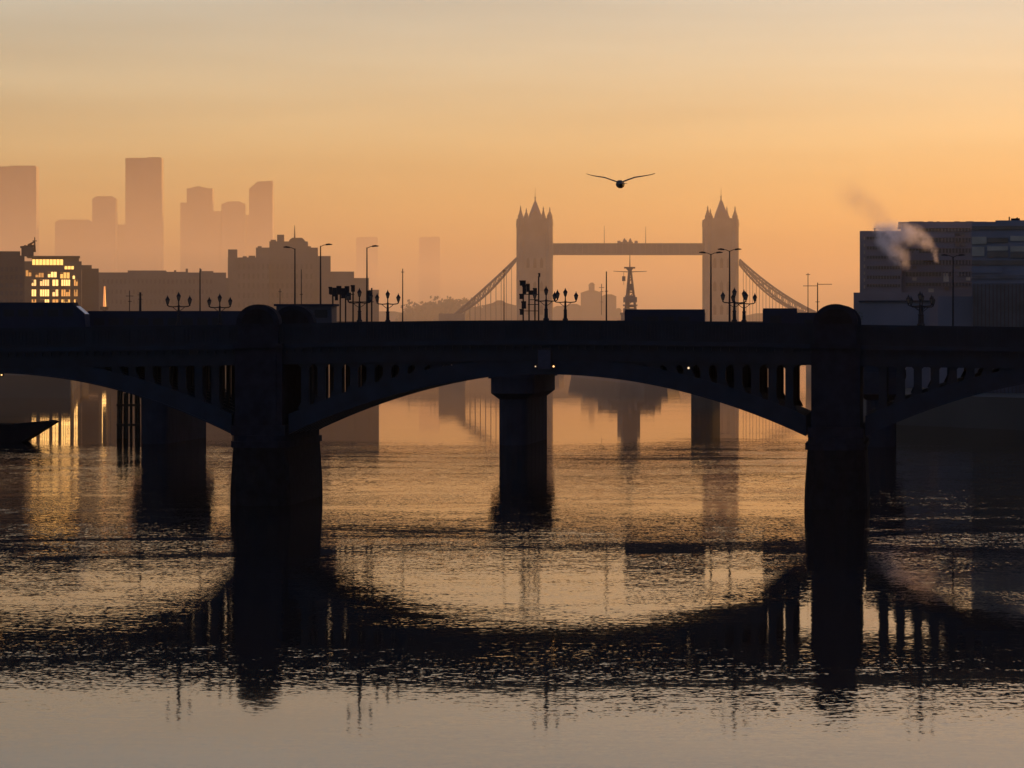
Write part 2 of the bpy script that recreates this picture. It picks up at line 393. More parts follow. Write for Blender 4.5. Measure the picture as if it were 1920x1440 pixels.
# navigation board and lamps hung at the crown
tb = SB.t(1021); brd = thing('signal_board', 'narrow blue board hung on the bridge fascia between two small lamps', 'sign board', SB.world(tb, -0.2, 12.3), -PHI)
MB().box(-0.55, 0.55, -0.08, 0.0, 0.0, 1.7).build('board', M['sign'], brd)
MB().box(-0.62, -0.551, -0.1, 0.02, -0.05, 1.75).box(0.551, 0.62, -0.1, 0.02, -0.05, 1.75).box(-0.62, 0.62, -0.1, 0.02, 1.751, 1.85).build('board_frame', M['iron'], brd)
for x, y, mm, lab, r_ in ((1004, 687, 'lampc', 'small dim lamp on the near side of the blue signal board, under the arch crown', 0.06), (1038, 687, 'lampw', 'small bright warm lamp beside the blue signal board on its far side', 0.08),
                      (1291, 690, 'lampc', 'lone pale lamp on the girder where the arch starts to fall away', 0.10), (3, 703, 'lampw', 'orange lamp under the arch crown beside the glowing building reflection', 0.07)):
    t = SB.t(x, -0.35); o = thing('navigation_light', lab, 'lamp', SB.world(t, -0.35, SB.z(y, t, -0.35)), -PHI, 'navigation lights on the arched bridge')
    MB().ball((0, 0, 0), r_, 8, 6).build('bulb', M[mm], o)
    MB().box(-0.14, 0.14, 0.08, 0.32, -0.14, 0.2).box(-0.15, 0.15, -0.12, 0.08, 0.16, 0.2).build('housing', M['iron'], o)

# ------------------------------------------------------------------ triple lantern lamp posts on both parapets
def make_lamp():
    o = thing('lamp_post', 'lamp', 'lamp post')
    b = MB(); b.lathe([(0.26, 0), (0.26, 0.15), (0.17, 0.25), (0.15, 0.9), (0.19, 0.97), (0.12, 1.06), (0.09, 1.7), (0.13, 1.78), (0.06, 1.9), (0.05, 2.28)], 10)
    b.build('post', M['iron'], o)
    b = MB(); b.tube([(-1.02, 0, 1.86), (-0.9, 0, 1.76), (-0.5, 0, 1.72), (0, 0, 1.76), (0.5, 0, 1.72), (0.9, 0, 1.76), (1.02, 0, 1.86)], 0.055, 6)
    for s in (-1, 1): b.tube([(s*1.02, 0, 1.80), (s*1.02, 0, 1.96)], [0.07, 0.05], 6); b.tube([(s*0.1, 0, 1.35), (s*0.3, 0, 1.48), (s*0.55, 0, 1.7)], 0.03, 5)
    b.build('cross_arm', M['iron'], o)
    for x, z in ((-1.02, 1.95), (0, 2.28), (1.02, 1.95)):
        g = MB().lathe([(0.09, 0.05), (0.18, 0.40)], 6, (x, 0, z)).build('lantern', M['glass'], o)
        b = MB().lathe([(0.22, 0.401), (0.20, 0.45), (0.10, 0.60), (0.08, 0.65), (0.05, 0.68), (0.01, 0.82)], 6, (x, 0, z))
        for k in range(6):
            u = math.pi*k/3; b.tube([(x+0.09*math.cos(u), 0.09*math.sin(u), z+0.04), (x+0.19*math.cos(u), 0.19*math.sin(u), z+0.41)], 0.016, 4)
        b.lathe([(0.06, -0.03), (0.1, 0.05)], 6, (x, 0, z))
        b.build('lantern_frame', M['iron'], g)
    return o
GL = 'triple lantern lamp posts on the arched bridge'
lamp = make_lamp(); first = True
LAMPS = [(335, 0, 'triple lantern post on the near parapet, before the long low hazy terrace'),
         (412, 1, 'triple lantern post on the far parapet, just before the stepped block with chimney'),
         (674, 0, 'triple lantern post on the near parapet, tangled with the railway signal gantry'),
         (727, 1, 'triple lantern post standing clear against orange sky, beside the terrace end'),
         (1024, 0, 'triple lantern post overlapping the Gothic tower beside the second signal gantry'),
         (1060, 1, 'triple lantern post clear against the sky between the two Gothic towers'),
         (1377, 0, 'triple lantern post overlapping the edge of the Gothic tower nearer the offices'),
         (1395, 1, 'triple lantern post just outside the Gothic tower, under the suspension chain'),
         (1725, 0, 'triple lantern post in front of the big dark office block'),
         (1741, 1, 'triple lantern post on the far parapet, almost hidden behind another at the offices')]
for x, far, lab in LAMPS:
    o = lamp if first else copy_tree(lamp); first = False
    wy = (W1-0.02) if far else 0.02
    if x == 1741: x = 1729
    t = SB.t(x, wy); o.location = SB.world(t, wy, 16.64+hump(t)); o.rotation_euler = (0, 0, -PHI); tag(o, lab, 'lamp post', GL)

# ================================================================== RAILWAY BRIDGE behind
rb = thing('railway_bridge', 'plain dark railway bridge on columned piers seen under and behind the arched bridge', 'bridge', CB.world(0), -PHI)
RW = 26.0
rp_t = [CB.t(288), CB.t(961), CB.t(1651)]
rp_t = [2*rp_t[0]-rp_t[1]]+rp_t+[2*rp_t[2]-rp_t[1]]
for tc in rp_t:
    b = MB(); b.prism_z(oval(tc, 1.87, 0.6, RW-0.6), -6, 6.2); b.box(tc-1.8, tc+1.8, 3, RW-3, -6, 6.19)
    for k in range(6): b.lathe([(1.92, -6), (1.90, 6.15)], 14, (tc, 1.3+k*(RW-2.6)/5, 0))
    p = b.build('column_pier', M['concrete'], rb)
    b = MB(); b.prism_z(oval(tc, 1.95, 0.6, RW-0.6), 6.2, 7.0, oval(tc, 2.95, 0.1, RW-0.1)); b.prism_z(oval(tc, 2.95, 0.1, RW-0.1), 7.0, 9.0); b.prism_z(oval(tc, 3.3, 0.0, RW), 9.0, 9.9); b.prism_z(oval(tc, 2.6, 0.8, RW-0.8), 9.9, 11.79)
    b.build('pier_capital', M['concrete'], p)
RT0, RT1 = -150, 150
MB().box(RT0, RT1, 0.4, RW-0.4, 12.0, 13.2).build('deck', M['rail'], rb)
for y0 in (0, RW-0.4):
    g = MB().box(RT0, RT1, y0, y0+0.397, 11.8, 14.7).build('plate_girder', M['rail'], rb)
    b = MB(); t = RT0+1
    while t < RT1: b.box(t-0.08, t+0.08, y0-0.14 if y0 == 0 else y0+0.4, y0-0.003 if y0 == 0 else y0+0.54, 11.9, 14.5); t += 2.4
    b.build('girder_rib', M['rail'], g)
    MB().box(RT0, RT1, y0-0.1, y0+0.5, 14.703, 14.9).build('coping', M['rail'], g)

# train carriages standing on the railway bridge (body, roof, windows, doors)
def carriage(x0, x1, y_top, wy, lab, cab=0, group='railway carriages on the bridge behind'):
    t0, t1 = CB.t(x0, wy), CB.t(x1, wy); zt = CB.z(y_top, (t0+t1)/2, wy); ln = t1-t0; zb = 13.9
    o = thing('train_carriage', lab, 'train carriage', CB.world(t0, wy, 13.2), -PHI, group)
    z = lambda v: v-13.2
    h = zt-0.45
    if cab: prof = [(0, z(zb)), (ln, z(zb)), (ln-0.35*cab, z(h-1.2)), (ln-1.7*cab, z(h)), (0, z(h))]
    else: prof = [(0, z(zb)), (ln, z(zb)), (ln, z(h)), (0, z(h))]
    body = MB().prism_y(prof, 0, 2.8).build('body', M['train'], o)
    b = MB(); e = ln-(1.9 if cab else 0.05)
    b.strip([(0.05, z(h)), (e, z(h))], [(0.05, z(zt)), (e, z(zt))], 0.35, 2.45); b.strip([(0.0, z(h)), (e, z(h))], [(0, z(h+0.25)), (e, z(h+0.25))], 0.1, 2.7)
    b.build('roof', M['train'], o)
    k = 1.0
    while k < ln-2.6:
        MB().box(k, k+1.5, -0.03, -0.003, z(h-1.5), z(h-0.55)).build('window', M['trainglass'], body); k += 2.1
    if cab: MB().add([(ln-0.33*cab, 0.3, z(h-1.15)), (ln-0.33*cab, 2.5, z(h-1.15)), (ln-1.62*cab, 2.5, z(h-0.05)), (ln-1.62*cab, 0.3, z(h-0.05)),
                      (ln-0.30*cab, 0.3, z(h-1.15)), (ln-0.30*cab, 2.5, z(h-1.15)), (ln-1.58*cab, 2.5, z(h-0.05)), (ln-1.58*cab, 0.3, z(h-0.05))],
                     [(0, 1, 2, 3), (7, 6, 5, 4), (0, 4, 5, 1), (2, 6, 7, 3), (1, 5, 6, 2), (0, 3, 7, 4)]).build('windscreen', M['glass'], body)
    for q in (0.18, 0.82): MB().box(ln*q-1.2, ln*q+1.2, 0.3, 2.5, 0.05, z(zb)).build('bogie', M['iron'], o)
    return o
carriage(-90, 163, 567, 3.0, 'front train carriage with sloping cab end below the building with glowing windows', 1)
carriage(163, 452, 583, 9.0, 'low long carriage roof line below the hazy terrace, behind two lantern posts')
carriage(1171, 1320, 580, 4.5, 'flat roofed dark blue carriage between the two Gothic towers')
carriage(1430, 1494, 578, 4.5, 'short taller carriage under the foot of the suspension chain')
carriage(1494, 1560, 586, 4.5, 'lower carriage tucked against the round topped bridge turret')
# signal cabin
x0, x1 = CB.t(518, 8), CB.t(622, 8); o = thing('signal_cabin', 'flat roofed railway hut behind the twin round turrets', 'cabin', CB.world(x0, 8, 13.2), -PHI)
hz = CB.z(570, x0, 8)-13.2
MB().box(0, x1-x0, 0, 4, 0, hz-0.3).build('wall', M['rail'], o); MB().box(-0.3, x1-x0+0.3, -0.3, 4.3, hz-0.3, hz).build('roof', M['train'], o)
for k in range(3): MB().box(0.6+k*2.4, 2.4+k*2.4, -0.05, -0.003, hz-1.9, hz-0.8).build('window', M['trainglass'], o)

# signal gantries
def gantry(x0, x1, y_top, wy, posts, bars, heads, lab):
    t0 = CB.t(x0, wy); o = thing('signal_gantry', lab, 'signal gantry', CB.world(t0, wy, 13.2), -PHI, 'railway signal gantries')
    X = lambda x: CB.t(x, wy)-t0
    Z = lambda y: CB.z(y, t0, wy)-13.2
    for x, y in posts: MB().box(X(x)-0.09, X(x)+0.09, -0.09, 0.09, 0, Z(y)).build('post', M['iron'], o)
    for xa, xb, y in bars:
        b = MB(); b.box(X(xa), X(xb), -0.25, -0.17, Z(y)-0.05, Z(y)+0.05); b.box(X(xa), X(xb), 0.17, 0.25, Z(y)-0.05, Z(y)+0.05); b.box(X(xa), X(xb), -0.17, 0.17, Z(y)-0.02, Z(y)+0.02)
        b.build('walkway', M['iron'], o)
    for x, y, hw, hh in heads:
        s = MB().box(X(x)-hw, X(x)+hw, -0.62, -0.3, Z(y)-hh, Z(y)+hh).build('signal_head', M['iron'], o)
        MB().box(X(x)-hw-0.04, X(x)+hw+0.04, -0.8, -0.63, Z(y)+hh*0.6, Z(y)+hh+0.03).box(X(x)-0.04, X(x)+0.04, -0.3, 0.0, Z(y)-0.05, Z(y)+0.05).build('hood', M['iron'], s)
    return o
gantry(620, 700, 537, 11, [(624, 540), (638, 540), (648, 537), (662, 538), (697, 540)], [(619, 664, 552), (655, 700, 566)],
       [(621, 545, 0.22, 0.5), (629, 548, 0.25, 0.6), (637, 544, 0.3, 0.55), (645, 550, 0.3, 0.7), (652, 545, 0.28, 0.6), (655, 556, 0.3, 0.5), (663, 541, 0.25, 0.45), (694, 556, 0.25, 0.8), (632, 558, 0.2, 0.4)],
       'cluttered signal gantry before the low end of the stepped block')
gantry(976, 1014, 527, 11, [(981, 530), (992, 532), (1003, 545), (1010, 518)], [(975, 1010, 552), (990, 1010, 571), (976, 1010, 583), (994, 1010, 562)],
       [(981, 531, 0.4, 0.35), (984, 543, 0.25, 0.6), (991, 540, 0.22, 0.55), (979, 556, 0.3, 0.35), (998, 549, 0.45, 0.3), (983, 572, 0.3, 0.5), (1004, 546, 0.25, 0.4), (1012, 516, 0.12, 0.25), (979, 585, 0.25, 0.4)],
       'cluttered signal gantry in front of the Gothic tower with the wider base')

# tall lighting columns and masts on the railway bridge
def column(x, y, arms, lab, wy=13.0, r=0.11, grp='tall lighting columns on the railway bridge'):
    t = CB.t(x, wy); h = CB.z(y, t, wy)-13.2
    o = thing('lighting_column', lab, 'light column', CB.world(t, wy, 13.2), -PHI, grp)
    MB().tube([(0, 0, 0), (0, 0, h*0.5), (0, 0, h)], [r*1.5, r*1.1, r*0.7], 8).build('post', M['iron'], o)
    for s in arms:
        b = MB(); b.tube([(0, 0, h-0.1), (s*0.5, 0, h+0.12), (s*0.9, 0, h+0.15)], 0.05, 5); b.build('arm', M['iron'], o)
        b = MB(); b.prism_y([(s*0.75, h+0.06), (s*1.6, h+0.14), (s*1.65, h+0.24), (s*1.2, h+0.34), (s*0.75, h+0.26)], -0.18, 0.18); b.build('lamp_head', M['iron'], o)
    return o
column(553, 466, (-1,), 'tall column with lamp head reaching toward the chimney block, on the stepped block')
column(601, 461, (1,), 'tallest single armed column, before the edge of the stepped block')
column(688, 464, (1,), 'single armed column against open sky past the stepped block')
column(1333, 476, (-1, 1), 'double armed column in front of the Gothic tower nearer the offices')
column(1368, 470, (-1, 1), 'slightly taller double armed column at the edge of that same Gothic tower')
column(1787, 481, (-1, 1), 'double armed column before the dark office block')
def mast(x, y, bars, lab, wy=15.0, r=0.06):
    t = CB.t(x, wy); h = CB.z(y, t, wy)-13.2
    o = thing('signal_mast', lab, 'mast', CB.world(t, wy, 13.2), -PHI, 'thin masts on the railway bridge')
    MB().tube([(0, 0, 0), (0, 0, h)], [r*1.4, r*0.8], 6).build('pole', M['iron'], o)
    for xa, xb, yb in bars:
        zb = CB.z(yb, t, wy)-13.2
        MB().tube([(CB.t(xa, wy)-t, 0, zb), (CB.t(xb, wy)-t, 0, zb)], 0.04, 5).build('yard', M['iron'], o)
    return o
mast(375, 503, [], 'thin pole before the chimneys of the long hazy terrace', r=0.09)
mast(525, 541, [(522, 528, 547)], 'short thin pole above the twin round turrets')
mast(565, 505, [(562, 568, 552)], 'thin pole between the tall lamp columns on the stepped block')
mast(755, 504, [(752, 758, 510)], 'thin pole alone against the sky where the chain meets the trees', r=0.08)
mast(945, 505, [(942, 948, 508)], 'thin pole among the suspension chains beside the Gothic tower')
mast(1137, 509, [(1134, 1140, 546)], 'thin pole against the sky beside the warship mast', r=0.1)
mast(1515, 512, [(1511, 1519, 515)], 'thin pole with a short top bar beside the round topped turret')
mast(1533, 530, [(1506, 1532, 536), (1533, 1560, 533), (1529, 1537, 566)], 'aerial mast with a wide crossbar above the round topped turret', r=0.09)
mast(243, 545, [(236, 250, 555), (240, 247, 565)], 'short pole with two crossbars before the middle of the hazy terrace')
mast(263, 548, [(258, 268, 553), (259, 267, 561)], 'squat signal pole beside a two barred pole before the hazy terrace', r=0.18)

# ================================================================== LOW CONCRETE ROAD BRIDGE further back
lb = thing('concrete_bridge', 'slim concrete bridge further back, showing one pale pier under the main arch', 'bridge', LB.world(0), -PHI)
lp = [LB.t(1318, 6)-104+0.0, LB.t(1318, 6)]
ed = [-150, lp[0], lp[1], 150]
pts = []
for i in range(3):
    for k in range(16 if i < 2 else 17):
        t = ed[i]+(ed[i+1]-ed[i])*k/16; u = abs(2*k/16-1)
        pts.append((t, 14.3-4.0*u*u))
MB().strip(pts, [(t, 16.0) for t, z in pts], 0, 32).build('deck', M['concrete'], lb)
for y0 in (0.0, 31.6): MB().box(-150, 150, y0, y0+0.4, 16.0, 16.95).build('parapet', M['concrete'], lb)
for tc in lp: MB().prism_z(oval(tc, 2.45, 3, 29), -6, 11.2).build('pier', M['concrete'], lb)

# ================================================================== GOTHIC TWIN TOWER BRIDGE
TD = 1300.0; K = TD/F
def TX(x): return (x-960)*K
def TZ(y): return EYE-(y-HZ)*K
gb = thing('tower_bridge', 'hazy twin towered Gothic suspension bridge with a high level walkway', 'bridge', (0, TD, 0))
def gothic_tower(xl, xr, y_sh, y_top, y_ap, y_fin, pins):
    x0, x1 = TX(xl), TX(xr); xc = (x0+x1)/2; dw = x1-x0; hd = dw/2; zt = TZ(410); zs = TZ(422)
    b = MB(); b.box(x0+0.4, x1-0.4, -hd+0.4, hd-0.4, 8, zs)
    b.box(x0+0.55, x1-0.55, -hd+0.55, hd-0.55, zs, zt)
    for z in (18, 27, 36, 47): b.box(x0+0.25, x1-0.25, -hd+0.25, hd-0.25, z, z+0.5)
    tw = b.build('tower', M['gothic'], gb)
    for sx in (-1, 1):
        for sy in (-1, 1):
            cx, cy = xc+sx*(hd-1.35), sy*(hd-1.35)
            MB().lathe([(1.5, 8), (1.5, zs-1), (1.65, zs), (1.45, zt-0.3)], 8, (cx, cy, 0)).build('corner_turret', M['gothic'], tw)
    for x, y, sy in pins:
        MB().lathe([(1.1, zt-0.6), (1.1, zt+0.8), (0.75, zt+1.6), (0.28, TZ(y)-1.6), (0.28, TZ(y)-1.0), (0.06, TZ(y))], 8, (TX(x), sy*(hd-1.4), 0)).build('pinnacle', M['gothic'], tw)
    ax = TX((xl+xr)/2+1)
    rw = TX(1015)-TX(1002)
    b = MB(); b.prism_z([(ax-rw, -rw), (ax+rw, -rw), (ax+rw, rw), (ax-rw, rw)], zt-0.2, zt+1.6, [(ax-rw*0.86, -rw*0.86), (ax+rw*0.86, -rw*0.86), (ax+rw*0.86, rw*0.86), (ax-rw*0.86, rw*0.86)])
    r2 = rw*0.86; r3 = 0.42
    b.prism_z([(ax-r2, -r2), (ax+r2, -r2), (ax+r2, r2), (ax-r2, r2)], zt+1.6, TZ(y_ap), [(ax-r3, -r3), (ax+r3, -r3), (ax+r3, r3), (ax-r3, r3)])
    b.build('spire_roof', M['tower'], tw)
    MB().lathe([(0.35, TZ(y_ap)-0.1), (0.22, TZ(y_ap)+1.2), (0.36, TZ(y_ap)+1.5), (0.1, TZ(y_ap)+2), (0.05, TZ(y_fin))], 6, (ax, 0, 0)).build('finial', M['gothic'], tw)
    for z in (20, 29, 38):
        for dx in (-2.6, 0, 2.6):
            MB().prism_y([(xc+dx-0.6, z), (xc+dx+0.6, z), (xc+dx+0.6, z+3), (xc+dx, z+4), (xc+dx-0.6, z+3)], -hd+0.2, -hd+0.38).build('window', M['darkgl'], tw)
    MB().prism_z([(xc-9, -24), (xc+9, -24), (xc+11, -16), (xc+11, 16), (xc+9, 24), (xc-9, 24), (xc-11, 16), (xc-11, -16)], -6, 8).build('river_pier', M['gothic'], gb)
    # dormer gables
    for sy in (-1, 1): MB().prism_y([(ax-1.6, zt), (ax+1.6, zt), (ax+1.6, zt+1.0), (ax, zt+3.4), (ax-1.6, zt+1.0)], sy*rw*0.6, sy*(rw+0.5)).build('gable', M['gothic'], tw)
gothic_tower(969, 1036, 422, 410, 378, 352, [(976, 386, -1), (987, 389, 1), (1019, 386, 1), (1030.5, 389, -1)])
gothic_tower(1319, 1383, 422, 410, 376, 352, [(1325.5, 386, -1), (1333.5, 390, 1), (1364.5, 386, 1), (1376.5, 387, -1)])
for y0 in (-4.6, 2.6):
    wk = MB().box(TX(1036)+0.05, TX(1319)-0.05, y0, y0+2.0, TZ(476), TZ(458)).build('high_walkway', M['chain'], gb)
    b = MB().box(TX(1036)+0.06, TX(1319)-0.06, y0-0.15, y0+2.15, TZ(458)+0.003, TZ(456.5)).box(TX(1036)+0.06, TX(1319)-0.06, y0-0.15, y0+2.15, TZ(478), TZ(476)-0.003)
    k = TX(1038)
    while k < TX(1318): b.box(k, k+0.18, y0-0.1, y0-0.003, TZ(476), TZ(458)); k += 2.2
    b.build('walkway_trim', M['gothic'], wk)
b = MB().box(TX(1158), TX(1186), -4.9, -4.62, TZ(458), TZ(454))
for x, y in ((1160, 452), (1170, 447), (1181, 447), (1192, 452), (1172, 450)): b.lathe([(0.7, 0), (0.6, TZ(452)-TZ(457)), (0.1, TZ(y)-TZ(457))], 6, (TX(x), -4.7, TZ(457)))
b.build('crest', M['gothic'], gb)
for x, y in ((1132.5, 424), (1210, 425)): MB().tube([(TX(x), -3.6, TZ(457)), (TX(x), -3.6, TZ(y))], [0.16, 0.08], 6).build('flagpole', M['chain'], gb)
RD = 13.5
MB().box(TX(560), TX(1036), -9, 9, RD-2.0, RD).build('road_deck', M['chain'], gb)
MB().box(TX(1036)+0.01, TX(1319), -8.9, 8.9, RD-2.2, RD-0.01).build('bascule', M['chain'], gb)
MB().box(TX(1319)+0.01, TX(1720), -9, 9, RD-2.0, RD).build('road_deck', M['chain'], gb)
def chain_pair(p0, p1, sag_u, sag_l, sag_y):
    (xa, ya), (xb, yb) = p0, p1
    for wy in (-8.0, 8.0):
        up = []; lo = []
        for k in range(25):
            u = k/24; x = xa+(xb-xa)*u; y = ya+(yb-ya)*u; s = 4*u*(1-u)
            up.append(Vector((TX(x), wy, TZ(y+sag_y*s-sag_u*s)))); lo.append(Vector((TX(x), wy, TZ(y+sag_y*s+sag_l*s+2))))
        ch = MB().tube(up, 0.42, 6).tube(lo, 0.42, 6).build('suspension_chain', M['chain'], gb)
        b = MB()
        for k in range(1, 24): b.tube([up[k], lo[k]], 0.14, 4); b.tube([lo[k], up[k+1]] if k % 2 else [up[k], lo[k+1]], 0.12, 4)
        b.build('chain_lattice', M['chain'], ch)
        b = MB()
        for k in range(2, 24, 2):
            if lo[k].z > RD+0.5: b.tube([lo[k], (lo[k].x, wy, RD)], 0.10, 4)
        b.build('hanger', M['chain'], ch)
chain_pair((969, 484), (852, 590), 4, 8, 6)
chain_pair((1384, 487), (1532, 588), 5, 9, 14)
for xc in (848, 1540): MB().box(TX(xc)-5, TX(xc)+5, -11, 11, -3, TZ(588)).build('abutment', M['gothic'], gb)

# ================================================================== WARSHIP between the towers
SD = 980.0; KS = SD/F
SX = lambda x: (x-960)*KS
SZ = lambda y: EYE-(y-HZ)*KS
sh = thing('warship', 'moored grey warship with a tripod mast rising between the Gothic towers', 'warship', (SX(1181), SD, 0), R(6))
rx = lambda x: SX(x)-SX(1181)
def hull_poly(hw, l0, l1):
    return [(-hw*0.35, l0), (hw*0.35, l0), (hw*0.9, l0+12), (hw, l0+45), (hw, l1-45), (hw*0.5, l1-15), (0, l1), (-hw*0.5, l1-15), (-hw, l1-45), (-hw, l0+45), (-hw*0.9, l0+12)]
MB().prism_z(hull_poly(8.6, -50, 110), -3, 5.2, hull_poly(9.6, -52, 116)).build('hull', M['ship'], sh)
b = MB(); b.box(-7.6, 7.6, -8, 22, 5.2, 7.2); b.box(-6.2, 6.2, -6, 16, 7.2, 9.0)
su = b.build('superstructure', M['ship'], sh)
b = MB(); b.box(-2.6, 2.6, -3, 8, 9.0, SZ(600)); b.box(-1.9, 1.9, -2, 5, SZ(600), SZ(590)); b.box(-2.3, 2.3, -2.6, 4, SZ(590), SZ(586))
b.build('bridge_tower', M['ship'], su)
for l0 in (26, 52): MB().lathe([(2.6, 5.2), (2.5, 10.2), (2.8, 10.6), (2.7, 11.0)], 14, (0, l0, 0)).build('funnel', M['ship'], sh)
for l0, z0 in ((-36, 5.2), (-24, 6.6), (80, 5.2)):
    t = MB().lathe([(4.0, z0), (4.0, z0+0.6)], 14, (0, l0, 0)).box(-3.4, 3.4, l0-3, l0+3, z0+0.6, z0+2.8).build('gun_turret', M['ship'], sh)
    for x in (-2, 0, 2): MB().tube([(x, l0-2.8, z0+1.8), (x, l0-9.5, z0+2.6)], 0.22, 6).build('gun_barrel', M['ship'], t)
b = MB()
top = SZ(506)
for x0, y0 in ((rx(1171.5), -1.2), (rx(1191), -1.2), (0, 4)):
    b.tube([(x0, y0, SZ(586)), (x0*0.16, y0*0.2, top)], [0.42, 0.30], 6)
for y in (575, 562, 548, 534, 520):
    u = (586-y)/80; xl = rx(1171.5)*(1-0.84*u); xr = rx(1191)*(1-0.84*u)
    b.tube([(xl, -1.2*(1-u), SZ(y)), (xr, -1.2*(1-u), SZ(y))], 0.2, 5)
    u2 = u+0.16; b.tube([(xl, -1.2*(1-u), SZ(y)), (rx(1191)*(1-0.84*min(1, u2)), -1.2*(1-u), SZ(y-13))], 0.13, 4)
mo = b.build('tripod_mast', M['ship'], sh)
b = MB(); b.box(rx(1170.5), rx(1192.5), -2.2, 2.2, SZ(567), SZ(557)); b.box(rx(1170), rx(1193), -2.4, 2.4, SZ(574), SZ(571)); b.box(rx(1173), rx(1190), -1.6, 1.6, SZ(557), SZ(554)); b.box(rx(1177), rx(1186), -1, 1, SZ(545), SZ(532))
b.box(rx(1169.5), rx(1192), -1.5, 1.5, SZ(586), SZ(578))
b.build('lookout_platform', M['ship'], mo)
MB().box(rx(1170.5), rx(1190.5), -0.5, 0.5, SZ(503.5), SZ(500.5)).prism_y([(rx(1174), SZ(503.5)), (rx(1187), SZ(503.5)), (rx(1183), SZ(508)), (rx(1178), SZ(508))], -0.6, 0.6).build('radar', M['ship'], mo)
MB().tube([(0, 0, SZ(507)), (0, 0, SZ(478))], [0.22, 0.10], 6).build('pole_mast', M['ship'], mo)
MB().tube([(rx(1150), 0, SZ(508.5)), (rx(1181), 0, SZ(510)), (rx(1213), 0, SZ(508.5))], [0.07, 0.14, 0.07], 5).build('yard', M['ship'], mo)
MB().lathe([(0.5, 0), (0.5, 1.4)], 8, (rx(1169.5), 0, SZ(527))).tube([(rx(1169.5), 0, SZ(534)), (rx(1169.5), 0, SZ(510))], 0.06, 4).build('signal_drum', M['ship'], mo)
for x in (1153, 1207):
    b = MB().tube([(rx(x), 30, SZ(590)), (rx(x), 30, SZ(530))], 0.12, 5)
    for y, hw in ((537, 5), (545, 3.5), (565, 2.5)): b.tube([(rx(x-hw), 30, SZ(y)), (rx(x+hw), 30, SZ(y))], 0.08, 4)
    b.build('aerial_mast', M['ship'], sh)

# ================================================================== LEFT BANK BUILDINGS
OX = 0.0
def bld(name, label, D, xc=960, deg=0.0, cat='building', group=None):      # front corner at photo column xc, turned by deg about it
    global OX
    OX = (xc-960)*D/F
    return thing(name, label, cat, (OX, D, 0), R(deg), group)
def blockp(parent, name, m, D, x0, x1, y_top, d0, d1, zb=4.0, y_bot=None):
    k = D/F
    return MB().box((x0-960)*k-OX, (x1-960)*k-OX, d0, d1, zb if y_bot is None else EYE-(y_bot-HZ)*k, EYE-(y_top-HZ)*k).build(name, m, parent)
def win_grid(parent, m, D, xs, ys, ww, hh, d=-0.12):
    k = D/F
    for y in ys:
        for x in xs:
            MB().box((x-ww/2-960)*k-OX, (x+ww/2-960)*k-OX, d, -0.004, EYE-(y+hh/2-HZ)*k, EYE-(y-hh/2-HZ)*k).build('window', m, parent)

# block with roof clutter at the frame edge
D = 790; o = bld('waterfront_block', 'shaded waterfront block with roof clutter and aerial, beside the building with glowing windows', D, 46, 8.3)
wl = blockp(o, 'wall', M['cityA'], D, -120, 46, 479, 0, 7)
blockp(o, 'roof_storey', M['cityA'], D, -120, 38, 471, 1, 6, y_bot=479)
blockp(o, 'plant_room', M['cityA'], D, 40, 63, 462, 1, 5, y_bot=480)
win_grid(wl, M['darkgl'], D, [4+k*9 for k in range(5)], [505, 520, 535, 550, 565], 5, 8)
k = D/F
b = MB()
for x, y in ((42, 461), (47, 459), (53, 461), (58, 456)): b.tube([((x-960)*k-OX, 3, EYE-(470-HZ)*k), ((x-960)*k-OX, 3, EYE-(y-HZ)*k)], 0.25, 5)
b.tube([((38-960)*k-OX, 3, EYE-(463-HZ)*k), ((64-960)*k-OX, 3, EYE-(460-HZ)*k)], 0.25, 5); b.tube([((52-960)*k-OX, 3, EYE-(459-HZ)*k), ((66-960)*k-OX, 3, EYE-(452-HZ)*k)], 0.2, 5)
b.build('maintenance_crane', M['iron'], o)
MB().tube([((65-960)*k-OX, 3, EYE-(472-HZ)*k), ((65-960)*k-OX, 3, EYE-(444-HZ)*k)], [0.3, 0.1], 5).tube([((61-960)*k-OX, 3, EYE-(451-HZ)*k), ((69-960)*k-OX, 3, EYE-(451-HZ)*k)], 0.1, 4).build('aerial', M['iron'], o)

